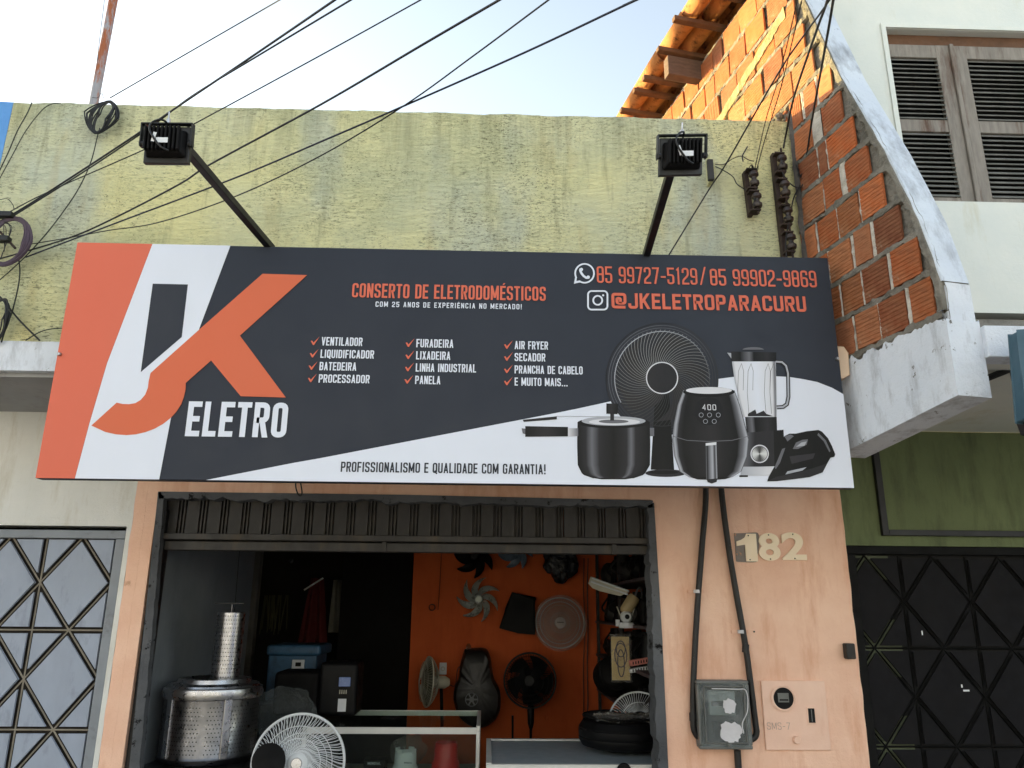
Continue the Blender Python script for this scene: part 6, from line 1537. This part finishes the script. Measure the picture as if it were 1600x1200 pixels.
# red and white guards stacked
for k, (y_, mt, lb) in enumerate(((1034, PINKM, 'faded red slotted strip in the pile on the shelf'), (1046, WPLAS, 'white slotted strip lying under the faded red one'))):
    P0, P1 = at(986, y_+2, 1.02), at(1019, y_-4, 1.02); L = thing('slotted_strip', lb, 'appliance part', P0)
    bevel(MB().obox((P0+P1)/2, (P1-P0).normalized(), Y_, (P1-P0).normalized().cross(-Y_), (P1-P0).length/2+.01, .03, .018 if k == 0 else .012).obj('strip', mt, L), .003)
    for i in range(8):
        q = P0.lerp(P1, (i+.5)/8)+Vector((0, -.0305, 0)); MB().obox(q, X, Y_, Z, .004, .001, .009).obj('slot', HOLE, L)
for px in (955, 988):
    q = at(px, 1058, 1.4); L = thing('spare_part', 'big dark fan motor on the shelf beside the yellow packet' if px < 970 else 'rounded dark housing under the slotted strips', 'appliance part', q)
    MB().lathe([(0, -.1), (.09, -.09), (.13, -.02), (.12, .08), (.05, .12), (0, .12)], q, (.2, -.8, .4), 24).obj('housing', BPLASM, L, True)
    for i in range(7): MB().ring(q+Vector((0, -.02*i+.02, .004*i)), (.2, -.8, .4), .125-.006*i, .005, 28, 4).obj('cooling_rib', BPLASM, L)
# --- pile on the second counter
P = at(975, 1150, .62); zt_ = CZ2+.0
ft = thing('floor_fan', 'big black round box fan lying on the white counter by the right jamb', 'fan', (P.x, .62, zt_))
cf = Vector((P.x-.0, .62, zt_))
R_ = .27
MB().lathe([(0, .012), (R_*.7, .012), (R_*.93, .03), (R_, .06), (R_, .075), (R_*.985, .08), (R_, .086), (R_, .12), (R_*.985, .125), (R_*.99, .13), (R_*.9, .165), (R_*.7, .18), (0, .18)], cf, (0, 0, 1), 48).obj('body', BPLAS, ft, True)
for k in range(40):
    a_ = 2*math.pi*k/40; d_ = Vector((math.cos(a_), math.sin(a_), 0)); MB().obox(cf+d_*R_*.66+Vector((0, 0, .186)), d_, Vector((-d_.y, d_.x, 0)), Z, R_*.22, .003, .004).obj('grille_bar', BPLASM, ft)
MB().ring(cf+Vector((0, 0, .19)), (0, 0, 1), R_*.9, .006, 40, 4).obj('grille_ring', BPLASM, ft)
q = at(983, 1128, .45)
wg = thing('half_guard', 'white fan guard leaning behind the plastic sheet on the black round fan', 'fan guard', at(997, 1108, .8)-Vector((0, 0, .1)))
c = at(1000, 1130, .8); ax_ = Vector((-.1, -1, .45)).normalized()
stuff(guard(MB(), c, -ax_, .19, 70, .05, .0018, .3, .3, (.6,)).obj('guard_wires', WPLAS, wg)); MB().ring(c, ax_, .19, .006, 48, 5).obj('guard_ring', WPLAS, wg, True)
tag(MB().grid(lambda u, v: cf+Vector(((u-.5)*.44+.03, (v-.5)*.34-.06, .205-.05*abs(v-.5)+.02*noise.noise(Vector((u*6, v*6, 3)))+.012*noise.noise(Vector((u*17, v*17, 3))))), 36, 28).obj('plastic_sheet', PWRAP), 'sheet of dusty clear plastic over the black round fan', 'plastic sheet')
q = at(973, 1188, .19); tag(MB().lathe([(0, -.01), (.035, -.008), (.04, 0), (.035, .008), (0, .01)], (q.x, .155, CZ2-.03), (0, -1, 0), 24).obj('dark_disc', BPLASM, smooth=True), 'small dark disc stuck on the front edge of the white counter', 'disc')
# far left closed dark door leaf in the passage
tag(bevel(MB().box(-1.35, -.70, 3.05, 3.09, 0, 2.2).obj('inner_door', simple('dark_brown_door', lin((22, 20, 19)), .15, .8, spec=.1)), .004), 'dark inner door between the back room and the orange wall', 'door')
